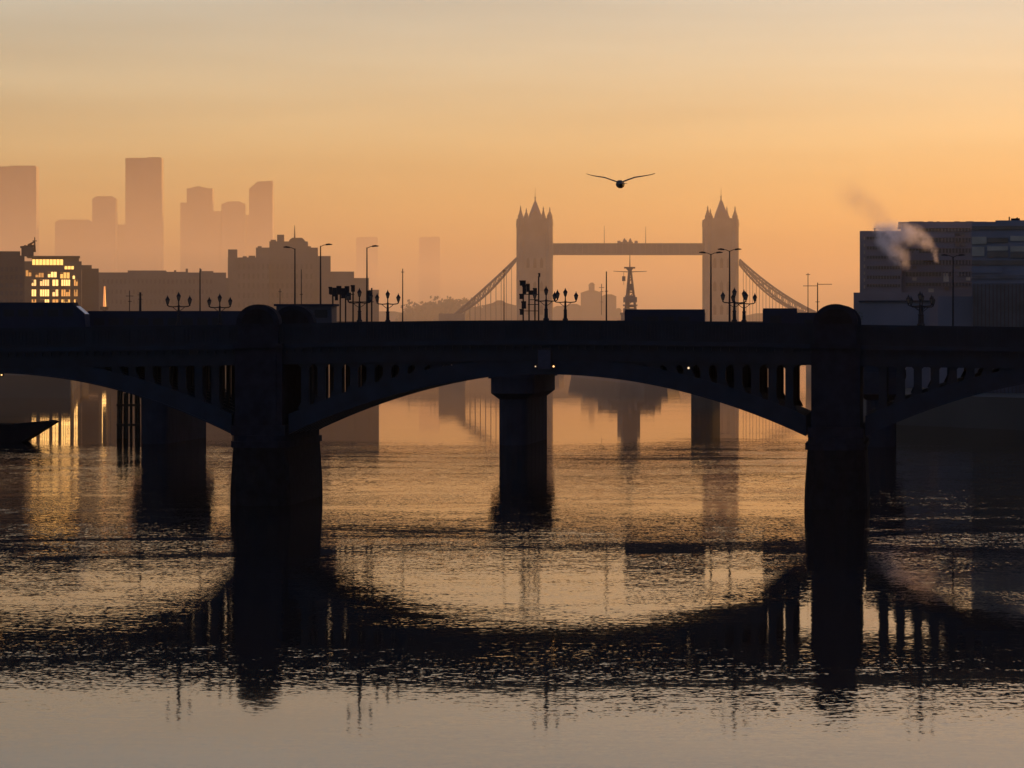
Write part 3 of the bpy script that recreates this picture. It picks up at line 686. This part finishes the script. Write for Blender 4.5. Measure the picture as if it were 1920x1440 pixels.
# building with sun glints put into its windows as glow
D = 900; k = D/F
o = bld('lit_building', 'riverside building whose rows of windows glow orange with sun glints at dawn', D, 153, 7.3)
wl = blockp(o, 'wall', M['cityA'], D, 47, 153, 490, 0, 26)
blockp(o, 'attic', M['cityA'], D, 60, 148, 481, 5, 24, y_bot=490)
blockp(o, 'roof', M['cityA'], D, 50, 150, 479.5, 3, 26, y_bot=481)
blockp(o, 'wing', M['cityA'], D, 153.2, 185, 503, 4, 24)
blockp(o, 'wing_roof', M['cityA'], D, 151, 172, 496, 8, 22, y_bot=503)
lrnd = random.Random(5)
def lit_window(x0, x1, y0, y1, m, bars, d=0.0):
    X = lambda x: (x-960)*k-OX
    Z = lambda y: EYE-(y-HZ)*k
    wnd = MB().box(X(x0), X(x1), d-0.10, d-0.004, Z(y1), Z(y0)).build('window', M['streakglow'] if y0 > 575 else M['lit%d' % lrnd.randrange(5)] if y0 > 506 else m, wl)  # rows hidden behind the bridge glow brighter, for their reflection
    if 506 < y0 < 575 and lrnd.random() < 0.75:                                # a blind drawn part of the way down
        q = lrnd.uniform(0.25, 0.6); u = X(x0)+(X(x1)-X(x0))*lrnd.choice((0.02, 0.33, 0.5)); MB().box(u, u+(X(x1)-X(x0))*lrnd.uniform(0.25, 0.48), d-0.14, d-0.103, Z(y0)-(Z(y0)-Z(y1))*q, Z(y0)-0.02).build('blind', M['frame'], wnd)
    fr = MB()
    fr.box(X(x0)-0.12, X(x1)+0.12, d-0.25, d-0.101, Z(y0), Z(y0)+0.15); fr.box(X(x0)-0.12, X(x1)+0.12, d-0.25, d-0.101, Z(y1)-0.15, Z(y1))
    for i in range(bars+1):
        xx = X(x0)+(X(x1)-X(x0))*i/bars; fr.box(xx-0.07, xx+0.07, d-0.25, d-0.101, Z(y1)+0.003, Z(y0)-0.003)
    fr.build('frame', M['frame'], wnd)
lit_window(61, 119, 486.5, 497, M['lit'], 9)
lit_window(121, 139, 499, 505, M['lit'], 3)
for x0, x1, y0, y1, m, n in ((49, 60, 507, 518, 'lit', 2), (67, 83, 512, 520, 'glowred', 3), (90, 107, 510, 520, 'glowred', 3), (113, 131, 511, 522, 'lit', 3), (136, 141, 517, 523, 'glintpale', 1)):
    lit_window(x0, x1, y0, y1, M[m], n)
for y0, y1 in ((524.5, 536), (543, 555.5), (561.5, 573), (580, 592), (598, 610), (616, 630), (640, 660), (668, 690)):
    for x0, x1, n, m in ((60, 69, 2, 'glintpale'), (75.5, 93, 4, 'lit'), (98.5, 110, 2, 'glintpale'), (115, 132, 4, 'lit'), (138.5, 146, 2, 'glintpale')):
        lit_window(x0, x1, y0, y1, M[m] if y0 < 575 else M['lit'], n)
# slim glowing column, and a hidden glowing tower added for the streak on still water
o = thing('lit_sign_column', 'slim glowing column on the quay between the glowing building and the long terrace', 'light column', (px(196, 600, 880).x, 880, 0))
z0, z1 = px(196, 575, 880).z, px(196, 537, 880).z
MB().lathe([(0.5, 5.0), (0.5, z0)], 8).build('post', M['iron'], o); MB().lathe([(0.42, z0+0.02), (0.18, z1)], 8).build('lamp', M['glowred'], o)
MB().box(-1.1, 1.1, -0.5, 0.5, z0-0.8, z0-0.003).build('lamp_base', M['iron'], o)
sx = px(195, 600, 990).x; o = thing('streak_tower', 'narrow glowing tower added on the quay, hidden behind the bridge, seen as one bright streak in still water', 'tower', (sx, 990, 0))
MB().box(-1.6, 1.6, 0.5, 4, -2, 18.4).build('wall', M['cityA'], o); MB().box(-1.7, 1.7, -0.4, 4.1, 18.4, 18.8).build('roof', M['cityA'], o)
MB().box(-0.55, 0.55, 0.0, 0.497, 1.0, 18.2).build('glow_strip', M['streakglow'], o)  # made-up glow, as tall as the water streak needs

# long low terrace
D = 1000; k = D/F
o = bld('riverside_terrace', 'long low hazy terrace with a nearly level roofline and small chimneys', D, 424, 5.0)
wl = blockp(o, 'wall', M['cityB'], D, 186, 424, 511, 0, 24)
for x0, x1, y in ((240, 311, 507), (311, 352, 509.5), (373.5, 400, 508)): blockp(o, 'roof_storey', M['cityB'], D, x0, x1, y, 3, 20, y_bot=511)
for x, y in ((328, 506), (350, 503), (376, 504)): blockp(o, 'chimney', M['cityA'], D, x-2, x+2, y, 8, 11, y_bot=511)
blockp(o, 'end_wing', M['cityB'], D, 400.2, 430, 521, 1.5, 20)
win_grid(wl, M['winhazy'], D, [196+i*8 for i in range(26)], [528, 547, 566], 3.5, 8)

# stepped block with turrets and a chimney
D = 1085; k = D/F
o = bld('stepped_block', 'massive hazy stepped block climbing to a central roof turret, with a corner chimney', D, 711, 3.2)
st = [(428, 505, 483, 0, 45), (480, 596, 464, 3, 42), (505, 577, 452, 6, 38), (596.2, 620, 480, 1, 40), (620.2, 664, 509, 2, 36), (664.2, 692, 521, 4, 34), (692.2, 711, 543, 5, 30)]
for x0, x1, y, d0, d1 in st: wl = blockp(o, 'storey_block', M['cityB'], D, x0, x1, y, d0, d1)
blockp(o, 'chimney', M['cityB'], D, 428.5, 445, 468, -0.4, 6)
blockp(o, 'roof_turret', M['cityB'], D, 519, 532, 438.5, 12, 20, y_bot=452)
blockp(o, 'roof_turret', M['cityB'], D, 507, 517, 448.5, 9, 14, y_bot=452)
cp = [(541, 452), (543, 448), (548, 444.5), (566, 444.5), (570, 448), (573, 452)]
MB().prism_y([((x-960)*k-OX, EYE-(y-HZ)*k) for x, y in cp], 10, 26).build('roof_dome', M['cityB'], o)
MB().tube([((552-960)*k-OX, 16, EYE-(445-HZ)*k), ((552-960)*k-OX, 16, EYE-(420-HZ)*k)], [0.3, 0.08], 5).build('flagpole', M['iron'], o)
for x0, x1, y in ((455, 462, 480), (466, 478, 479), (577, 583, 461), (483, 490, 461)): blockp(o, 'parapet_block', M['cityB'], D, x0, x1, y, 6, 11, y_bot=484)
win_grid(wl, M['winhazy'], D, [440+i*9 for i in range(17)], [500, 518, 536, 554, 572], 4, 10)

# ------------------------------------------------------------------ far glass towers in the mist
FD = 4300.0; k = FD/F
FT = [([(-60, 68, 312)], 'broad flat topped skyscraper cut by the picture edge, in the mist', 0),
      ([(173, 216, 372)], 'short slim skyscraper beside the tallest tower, in the mist', 0),
      ([(103, 173, 416), (216, 235, 421)], 'low broad misty block at the foot of the short slim skyscraper', 60),
      ([(235, 303, 296)], 'tallest skyscraper with a flat top, faint in the mist', 0),
      ([(350, 398, 353), (338, 350, 380), (398, 414, 396)], 'misty skyscraper with a lower shoulder and a small crest on its roof', 0),
      ([(415, 458, 382)], 'low misty skyscraper with chamfered shoulders in the pair of three', 0),
      ([(467, 511, 352)], 'misty skyscraper with a sloping roof at the end of the cluster', 0),
      ([(338, 467, 403)], 'wide misty podium block linking three skyscrapers', 60),
      ([(668, 708, 445)], 'very faint slab tower above the end of the stepped block', 2300),
      ([(786, 825, 445)], 'very faint slab tower standing alone before the Gothic bridge', 1500)]
for parts, lab, dd in FT:
    D = FD+dd; kk = D/F
    o = thing('skyscraper', lab, 'skyscraper', (0, D, 0), 0, 'far towers in the mist')
    for x0, x1, y in parts:
        a, b_ = (x0-960)*kk, (x1-960)*kk; dep = min(26, b_-a)
        MB().box(a, b_, 0, dep, 3, EYE-(y-HZ)*kk).build('shaft', M['tower'], o)
    x0, x1, y = parts[0]; zt = EYE-(y-HZ)*kk
    a, b_ = (x0-960)*kk, (x1-960)*kk; wd = b_-a
    if 'sloping' in lab: MB().prism_y([(a+wd*0.05, zt), (b_, zt), (b_, zt+9), (a+wd*0.35, zt+8)], 2, 24).build('roof', M['tower'], o)
    elif 'chamfered' in lab: MB().prism_y([(a+2, zt), (b_-1, zt), (b_-6, zt+3), (a+8, zt+3)], 2, 24).build('roof', M['tower'], o)
    elif 'short slim' in lab: MB().prism_y([(a+1, zt), (b_-1, zt), (b_-5, zt+3), (a+5, zt+3)], 2, 24).build('roof', M['tower'], o)
    elif 'crest' in lab: MB().prism_y([(a+4, zt), (b_-6, zt), (b_-12, zt+1.5), (a+wd*0.45, zt+3), (a+8, zt+1.5)], 2, 24).build('roof', M['tower'], o)
    elif 'podium' not in lab and 'foot' not in lab: MB().box(a+wd*0.6, b_-2, 4, 24, zt, zt+1.2).build('roof', M['tower'], o)

# mid-distance misty buildings on the far bank
FB = [(2050, [(1090, 1128, 549), (1105, 1115, 534), (1128, 1156, 556), (1063, 1090, 574), (1156, 1166, 582)], 'hazy cluster with a small square tower beside the thin pole, between the Gothic towers'),
      (1800, [(905, 968, 573), (880, 905, 580), (925, 948, 568)], 'hazy low warehouses under the suspension chains'),
      (2100, [(690, 760, 588), (650, 700, 580)], 'hazy low sheds past the end of the stepped block'),
      (2000, [(1036, 1064, 578)], 'hazy shed just beside the Gothic tower with the gantry'),
      (1900, [(1400, 1470, 592), (1240, 1300, 590)], 'hazy quay buildings beyond the Gothic bridge')]
for D, parts, lab in FB:
    kk = D/F; o = thing('riverside_building', lab, 'building', (0, D, 0), 0, 'hazy buildings on the far bank')
    for i, (x0, x1, y) in enumerate(parts):
        a, b_ = (x0-960)*kk, (x1-960)*kk; zt = EYE-(y-HZ)*kk
        wl = MB().box(a, b_, i*2, i*2+18, 3, zt).build('wall', M['cityB'], o)
        MB().prism_y([(a-0.3, zt), (b_+0.3, zt), (b_-(b_-a)*0.3, zt+1.4), (a+(b_-a)*0.3, zt+1.4)], i*2-0.3, i*2+18.3).build('roof', M['cityA'], wl)

# ------------------------------------------------------------------ trees: trunk, limbs, clumped crown of leaf faces
def tree(x, y, D, rad, zb, lab, name='riverside_tree', grp='trees along the far bank', nl=900, m='leaf'):
    c = px(x, y, D); o = thing(name, lab, 'tree', (c.x, D, zb), 0, grp)
    h = c.z-zb; rnd = random.Random(int(x*7+D))
    b = MB(); b.tube([(0, 0, 0), (0.1*rad, 0, h*0.35), (0, 0.05*rad, h*0.7)], [h*0.04, h*0.028, h*0.012], 7)
    cl = []
    for i in range(11):
        u = rnd.uniform(0, 6.283); r = rad*math.sqrt(rnd.random())*0.75; z = h*rnd.uniform(0.42, 0.86)
        p = Vector((r*math.cos(u), r*math.sin(u), z)); cl.append((p, rad*rnd.uniform(0.28, 0.5)))
        b.tube([(0, 0, h*rnd.uniform(0.25, 0.5)), p*0.6+Vector((0, 0, h*0.15)), p], [h*0.014, h*0.009, h*0.004], 5)
    cl.append((Vector((0, 0, h*0.8)), rad*0.45))
    b.build('trunk', M['bark'], o)
    f = MB()
    for i in range(nl):
        p, r = rnd.choice(cl); d = Vector((rnd.gauss(0, 1), rnd.gauss(0, 1), rnd.gauss(0, 0.8))).normalized()*r*rnd.uniform(0.55, 1.05)
        q = p+d; s = rad*rnd.uniform(0.05, 0.10); a = Vector((rnd.gauss(0, 1), rnd.gauss(0, 1), rnd.gauss(0, 1))).normalized(); bb = a.orthogonal().normalized()
        f.add([q-a*s-bb*s*0.5, q+a*s*0.2-bb*s*0.7, q+a*s+bb*s*0.4, q-a*s*0.3+bb*s*0.8], [(0, 1, 2, 3)])
    f.build('crown', M[m], o)
TL = [(778, 572, 8, 'rounded misty tree beside the pole that stands alone'), (800, 566, 11, 'misty tree rising where the treeline starts to climb'), (822, 556, 12, 'tallest misty tree on the bank, level crown'),
      (846, 554, 12, 'tall misty tree beside the foot of the suspension chain'), (868, 560, 11, 'misty tree behind the end of the suspension chain'), (762, 580, 7, 'low misty tree at the end of the treeline'),
      (890, 570, 9, 'misty tree between the chains and the warehouses')]
for x, y, r, lab in TL: tree(x, y, 1850+(x % 7)*12, r*1.2, 4.5, lab, nl=800)
tree(1597, 565, 590, 2.2, 5, 'small bare looking tree against the foot of the dark office block', grp=None, nl=500)

# ================================================================== RIGHT BANK OFFICE BLOCKS
D = 645; k = D/F
o = bld('office_block', 'dark stepped office block with steam drifting across its facade', D, 1612, -6.3)
w1 = blockp(o, 'wall', M['office'], D, 1612, 1690, 433, 0, 46)
w2 = blockp(o, 'wall', M['office'], D, 1690.3, 1860, 418, 2, 50)
blockp(o, 'roof_storey', M['office'], D, 1684, 1850, 414.5, 6, 44, y_bot=418)
blockp(o, 'plinth_wing', M['office'], D, 1601, 1770, 549, -6, -0.01)
X = lambda x: (x-960)*k-OX
Z = lambda y: EYE-(y-HZ)*k
for y, h in ((444, 5), (462, 6), (480, 5), (499, 6), (517, 6), (533, 5)):
    wb = MB().box(X(1624), X(1688), -0.12, -0.004, Z(y+h), Z(y)).build('window_band', M['darkgl'], w1)
    b = MB(); xx = 1624
    while xx < 1688: b.box(X(xx), X(xx+1.2), -0.3, -0.123, Z(y+h), Z(y)); xx += 5.3
    b.box(X(1622), X(1689), -0.4, -0.004, Z(y)+0.004, Z(y)+0.16); b.build('mullion', M['office'], wb)
for y, h in ((428, 6), (446, 8), (466, 8), (488, 8), (510, 8), (530, 6)):
    wb = MB().box(X(1697), X(1818), 1.86, 1.996, Z(y+h), Z(y)).build('window_band', M['darkgl'], w2)
    b = MB(); xx = 1697
    while xx < 1817: b.box(X(xx), X(xx+(1.0 if int(xx) % 3 else 2.4)), 1.66, 1.857, Z(y+h), Z(y)); xx += 6.1
    b.box(X(1695), X(1819), 1.5, 1.996, Z(y)+0.004, Z(y)+0.2); b.build('mullion', M['office'], wb)
rw = random.Random(11)
for i in range(26):
    xx = 1700+rw.randrange(0, 15)*10; yy = rw.choice((437, 456, 476, 498, 520, 538))
    if xx < 1815: MB().box(X(xx), X(xx+8), 1.75, 1.84, Z(yy+6), Z(yy)).build('facade_panel', M['officepale'] if i % 5 == 0 else M['cityB'], w2)
for i in range(8): MB().box(X(1619.5), X(1622), -0.2, -0.004, Z(450+i*13), Z(444+i*13)).build('stair_window', M['officepale'], w1)
for i, (x, a_, b_) in enumerate(((1700, 470, 485), (1712, 470, 485), (1752, 498, 509), (1768, 512, 530), (1785, 505, 530), (1740, 541, 548), (1690, 541, 547))): MB().box(X(x), X(x+10), -0.2 if x < 1689 else 1.8, 1.74, Z(b_), Z(a_)).build('facade_panel', M['officepale'] if i in (3, 5) else M['office'], w2)
for x0, x1 in ((1740, 1750), (1790, 1800), (1705, 1732), (1757, 1762), (1812, 1826)): blockp(o, 'roof_plant', M['office'], D, x0, x1, 412.5, 10, 20, y_bot=414.5)
MB().tube([(X(1640), 8, Z(433)), (X(1640), 8, Z(425))], 0.1, 5).tube([(X(1637), 8, Z(427)), (X(1643), 8, Z(427))], 0.06, 4).build('roof_aerial', M['iron'], o)
for x in (1655, 1700): MB().lathe([(0.9, Z(492)), (0.9, Z(490)), (0.6, Z(489))], 10, (X(x+40), -0.6, 0)).build('vent_cowl', M['iron'], w2)

D = 560; k = D/F
o = bld('glass_office', 'nearer dark office with pale panels above a blue finned glass front', D, 1822, -8.2)
w1 = blockp(o, 'wall', M['office'], D, 1822, 2150, 416, 0, 40)
blockp(o, 'roof_storey', M['office'], D, 1866, 2150, 412, 4, 36, y_bot=416)
for x0, x1, y0, y1, mm in ((1822, 1850, 444, 458, 'officepale'), (1850, 1890, 446, 455, 'darkgl'), (1822, 1846, 463, 480, 'officepale'), (1893, 1960, 443, 452, 'officepale'), (1893, 1960, 462, 472, 'officepale'), (1850, 1890, 462, 470, 'officepale'),
                           (1850, 1890, 472, 482, 'darkgl'), (1893, 1960, 474, 484, 'darkgl'), (1822, 1960, 488, 497, 'darkgl'), (1822, 1880, 500, 512, 'office'), (1822, 1960, 516, 523, 'bluegl'), (1822, 1960, 424, 431, 'darkgl')):
    MB().box(X(x0)+0.05, X(x1)-0.05, -0.22, -0.004, Z(y1), Z(y0)).build('facade_panel', M[mm], w1)
gl = blockp(o, 'glass_front', M['bluegl'], D, 1824, 2150, 532, -7, -0.3)
b = MB(); x = 1826
while x < 2140: b.box(X(x), X(x)+0.14, -7.3, -7.003, 5, Z(533)); x += 7
b.build('fin', M['rail'], gl)
blockp(o, 'low_link', M['office'], D, 1760, 1823.6, 556, -4, 12)
MB().tube([(X(1892), 8, Z(412)), (X(1892), 8, Z(404))], 0.12, 5).tube([(X(1900), 8, Z(412)), (X(1908), 8, Z(406))], 0.15, 5).tube([(X(1895), 8, Z(409)), (X(1912), 8, Z(409))], 0.2, 5).build('roof_aerial', M['iron'], o)
o = bld('quay_pavilion', 'low blue grey quay building at the foot of the steaming office block', 600, 1612, -6.6)
blockp(o, 'wall', M['office'], 600, 1612, 1742, 566, 0, 16); blockp(o, 'roof', M['rail'], 600, 1610, 1744, 563.5, -0.4, 16.4, y_bot=566)

# unseen blocks added on the same bank to keep low sun off the piers
for i, (y0, y1, h, lab) in enumerate(((285, 352, 24, 'low unseen sun-blocking building on the office bank by the bridge end'), (356, 432, 31, 'tall unseen sun-blocking building on the office bank between the two bridges'), (436, 640, 27, 'unseen sun-blocking building on the office bank beside the railway bridge'))):
    o = thing('sun_blocker', lab, 'building', (118, y0, 5), 0)
    wl = MB().box(0, 34, 0, y1-y0, 0, h).build('wall', M['cityA'], o)
    MB().prism_y([(-0.4, h), (34.4, h), (26, h+4), (8, h+4)], -0.4, y1-y0+0.4).build('roof', M['office'], o)
    for a in range(int((y1-y0)/6)):
        for z in range(2, int(h)-3, 4): MB().box(-0.12, -0.004, a*6+2, a*6+4, z, z+2.2).build('window', M['darkgl'], wl)

# ------------------------------------------------------------------ steam drifting from the office roof vents
def steam(pts, D, dens, col, lab, warp, scale, lo):
    """one soft cloud: puffs strung along a path, torn by noise, inside a plain closed box"""
    P = [(px(q[0], q[1], D), q[2]*D/F) for q in pts]
    m = bpy.data.materials.new('steam'); m.use_nodes = True; n = m.node_tree.nodes; l = m.node_tree.links
    n.remove(n['Principled BSDF']); pv = n.new('ShaderNodeVolumePrincipled'); pv.inputs['Color'].default_value = col+(1,); pv.inputs['Anisotropy'].default_value = 0.2
    geo = n.new('ShaderNodeNewGeometry'); nz = n.new('ShaderNodeTexNoise'); nz.inputs['Scale'].default_value = scale; nz.inputs['Detail'].default_value = 5; nz.inputs['Roughness'].default_value = 0.65
    l.new(geo.outputs['Position'], nz.inputs['Vector'])
    a = n.new('ShaderNodeVectorMath'); a.operation = 'SUBTRACT'; a.inputs[1].default_value = (0.5, 0.5, 0.5); l.new(nz.outputs['Color'], a.inputs[0])
    b = n.new('ShaderNodeVectorMath'); b.operation = 'SCALE'; b.inputs['Scale'].default_value = warp; l.new(a.outputs[0], b.inputs[0])
    c = n.new('ShaderNodeVectorMath'); c.operation = 'ADD'; l.new(geo.outputs['Position'], c.inputs[0]); l.new(b.outputs[0], c.inputs[1])
    last = None; k = len(P)
    for i, (p, r) in enumerate(P):
        d = n.new('ShaderNodeVectorMath'); d.operation = 'DISTANCE'; d.inputs[1].default_value = p; l.new(c.outputs[0], d.inputs[0])
        mr = n.new('ShaderNodeMapRange'); mr.interpolation_type = 'SMOOTHSTEP'; l.new(d.outputs['Value'], mr.inputs[0])
        mr.inputs[1].default_value = r; mr.inputs[2].default_value = r*0.15; mr.inputs[3].default_value = 0; mr.inputs[4].default_value = dens*pts[i][3] if len(pts[i]) > 3 else dens
        if last is None: last = mr.outputs[0]
        else:
            q = n.new('ShaderNodeMath'); q.operation = 'MAXIMUM'; l.new(last, q.inputs[0]); l.new(mr.outputs[0], q.inputs[1]); last = q.outputs[0]
    n2 = n.new('ShaderNodeMapRange'); n2.interpolation_type = 'SMOOTHSTEP'; l.new(nz.outputs[0], n2.inputs[0]); n2.inputs[1].default_value = lo; n2.inputs[2].default_value = lo+0.3; n2.inputs[3].default_value = 0.15; n2.inputs[4].default_value = 1.0
    q = n.new('ShaderNodeMath'); q.operation = 'MULTIPLY'; l.new(last, q.inputs[0]); l.new(n2.outputs[0], q.inputs[1])
    l.new(q.outputs[0], pv.inputs['Density']); l.new(pv.outputs[0], n['Material Output'].inputs['Volume'])
    e = max(r for p, r in P)*1.1+warp*0.3
    xs = [p.x for p, r in P]; zs = [p.z for p, r in P]
    return tag(MB().box(min(xs)-e, max(xs)+e, D-e, D+min(e, 6.0), min(zs)-e, max(zs)+e).build('smoke', m), lab, 'steam', None, 'stuff')
def path(pts, n=5):
    out = []
    for p, q in zip(pts, pts[1:]): out += [tuple(p[i]+(q[i]-p[i])*k/n for i in range(len(p))) for k in range(n)]
    return out+[pts[-1]]
steam(path([(1757, 490, 7), (1752, 472, 11), (1738, 454, 18), (1718, 442, 25), (1696, 438, 29), (1672, 432, 27)], 3), 634, 0.55, (0.92, 0.9, 0.93), 'pale steam curling up from a roof vent across the office facade', 2.0, 0.5, 0.33)
steam(path([(1698, 497, 13), (1688, 480, 24), (1672, 462, 28), (1658, 445, 24), (1650, 430, 20)], 3), 634, 0.5, (0.92, 0.9, 0.93), 'second pale steam tuft rising before the lower office wall', 2.0, 0.5, 0.33)
steam(path([(1662, 428, 26, 1.0), (1648, 405, 32, 0.8), (1628, 384, 34, 0.6), (1604, 372, 36, 0.5), (1586, 356, 32, 0.35)], 2), 640, 0.28, (0.68, 0.6, 0.6), 'faint thinning steam drifting over the roof into the sky', 3.4, 0.28, 0.36)

# ================================================================== BARGE, DOLPHIN PILES, BIRD
D = 466; c = px(30, 826, D); o = thing('moored_barge', 'dark barge moored under the side arch, its bow pointing at the glowing reflection', 'barge', (c.x, D, 0), R(-4))
e = (px(106, 790, D).x-c.x)
MB().prism_y([(-24, -0.6), (e-5.5, -0.6), (e-3.6, 0.5), (e, 2.75), (e-0.6, 3.0), (e-6, 2.5), (-24, 2.3)], -2.5, 2.5).build('hull', M['hull'], o)
MB().box(-24, e-6.2, -2.6, 2.6, 2.33, 2.52).build('gunwale', M['hull'], o); MB().box(-18, e-9.5, -1.8, 1.8, 2.522, 4.0).box(-18.2, e-9.3, -2, 2, 4.0, 4.15).build('cabin', M['hull'], o)
o = thing('mooring_dolphin', 'cluster of dark timber piles standing beside the columned pier', 'piles', (px(243, 820, 480).x, 480, 0))
rnd = random.Random(3)
for i, x in enumerate((222, 227, 233, 240, 247, 254, 260)):
    xx = px(x, 800, 480).x-px(243, 820, 480).x; yy = rnd.uniform(-1.5, 1.5)
    MB().tube([(xx, yy, -4), (xx*0.92, yy*0.8, rnd.uniform(6.4, 7.2))], [0.22, 0.2], 7).build('pile', M['timber'], o)
for z in (1.8, 4.6): MB().box(-1.7, 1.7, -1.6, -1.3, z, z+0.35).build('wale', M['timber'], o)

D = 60.0; k = D/F; c = px(1163, 345, D)
bird = MB()
body = [(-0.26, 0.01, 0.02), (-0.2, 0.0, 0.055), (-0.08, -0.005, 0.085), (0.05, -0.005, 0.09), (0.16, 0.0, 0.065), (0.24, 0.015, 0.045), (0.29, 0.02, 0.047), (0.33, 0.015, 0.03), (0.38, 0.005, 0.008)]
bird.tube([(0, y, z) for y, z, r in body], [r*0.84 for y, z, r in body], 10)
WG = [(0.05, 0.035, 0.10, 0.20), (0.16, 0.075, 0.125, 0.19), (0.27, 0.115, 0.12, 0.17), (0.36, 0.13, 0.10, 0.15), (0.46, 0.148, 0.05, 0.11), (0.55, 0.17, -0.02, 0.07), (0.615, 0.195, -0.09, 0.025)]
for s in (-1, 1):
    v = []; f = []
    for x, z, y, ch in WG:
        z2 = z-(0.02 if s > 0 else 0.0)*x; th = 0.012*ch/0.2+0.004
        v += [(s*x, y+ch*0.35, z2), (s*x, y, z2+th), (s*x, y-ch*0.65, z2-0.004), (s*x, y, z2-th*0.6)]
    for i in range(len(WG)-1):
        for q in range(4): f.append((4*i+q, 4*i+(q+1) % 4, 4*i+4+(q+1) % 4, 4*i+4+q))
    f += [(3, 2, 1, 0), tuple(4*(len(WG)-1)+q for q in range(4))]
    bird.add(v, f)
bird.add([(-0.04, -0.2, 0.01), (0.04, -0.2, 0.01), (0.09, -0.36, 0.015), (-0.09, -0.36, 0.015), (-0.04, -0.2, 0.025), (0.04, -0.2, 0.025), (0.09, -0.36, 0.02), (-0.09, -0.36, 0.02)],
         [(0, 1, 2, 3), (7, 6, 5, 4), (0, 4, 5, 1), (1, 5, 6, 2), (2, 6, 7, 3), (3, 7, 4, 0)])
bo = bird.build('bird', M['bird']); bo.location = c; bo.rotation_euler = (R(4), R(-1), R(4))
tag(bo, 'lone gull gliding with raised wings above the Gothic bridge', 'bird')

# ================================================================== HAZE AND MIST VOLUMES
def air(name, b, d, col, lab, g):
    m = bpy.data.materials.new(name+'_air'); m.use_nodes = True; n = m.node_tree.nodes
    n.remove(n['Principled BSDF']); pv = n.new('ShaderNodeVolumePrincipled')
    pv.inputs['Color'].default_value = col+(1,); pv.inputs['Density'].default_value = d; pv.inputs['Anisotropy'].default_value = g
    m.node_tree.links.new(pv.outputs[0], n['Material Output'].inputs['Volume'])
    o = MB().box(*b).build(name, m); return tag(o, lab, 'haze', None, 'stuff')
air('haze', (-5500, 5500, -200, 7000, -7, 265), HAZE_D, HAZE_C, 'thin even morning haze over the whole river', HAZE_G)
air('mist', (-5400, 5400, 590, 6900, -6.5, 112), MIST_D, MIST_C, 'thicker mist bank lying downstream over the far bank', HAZE_G)
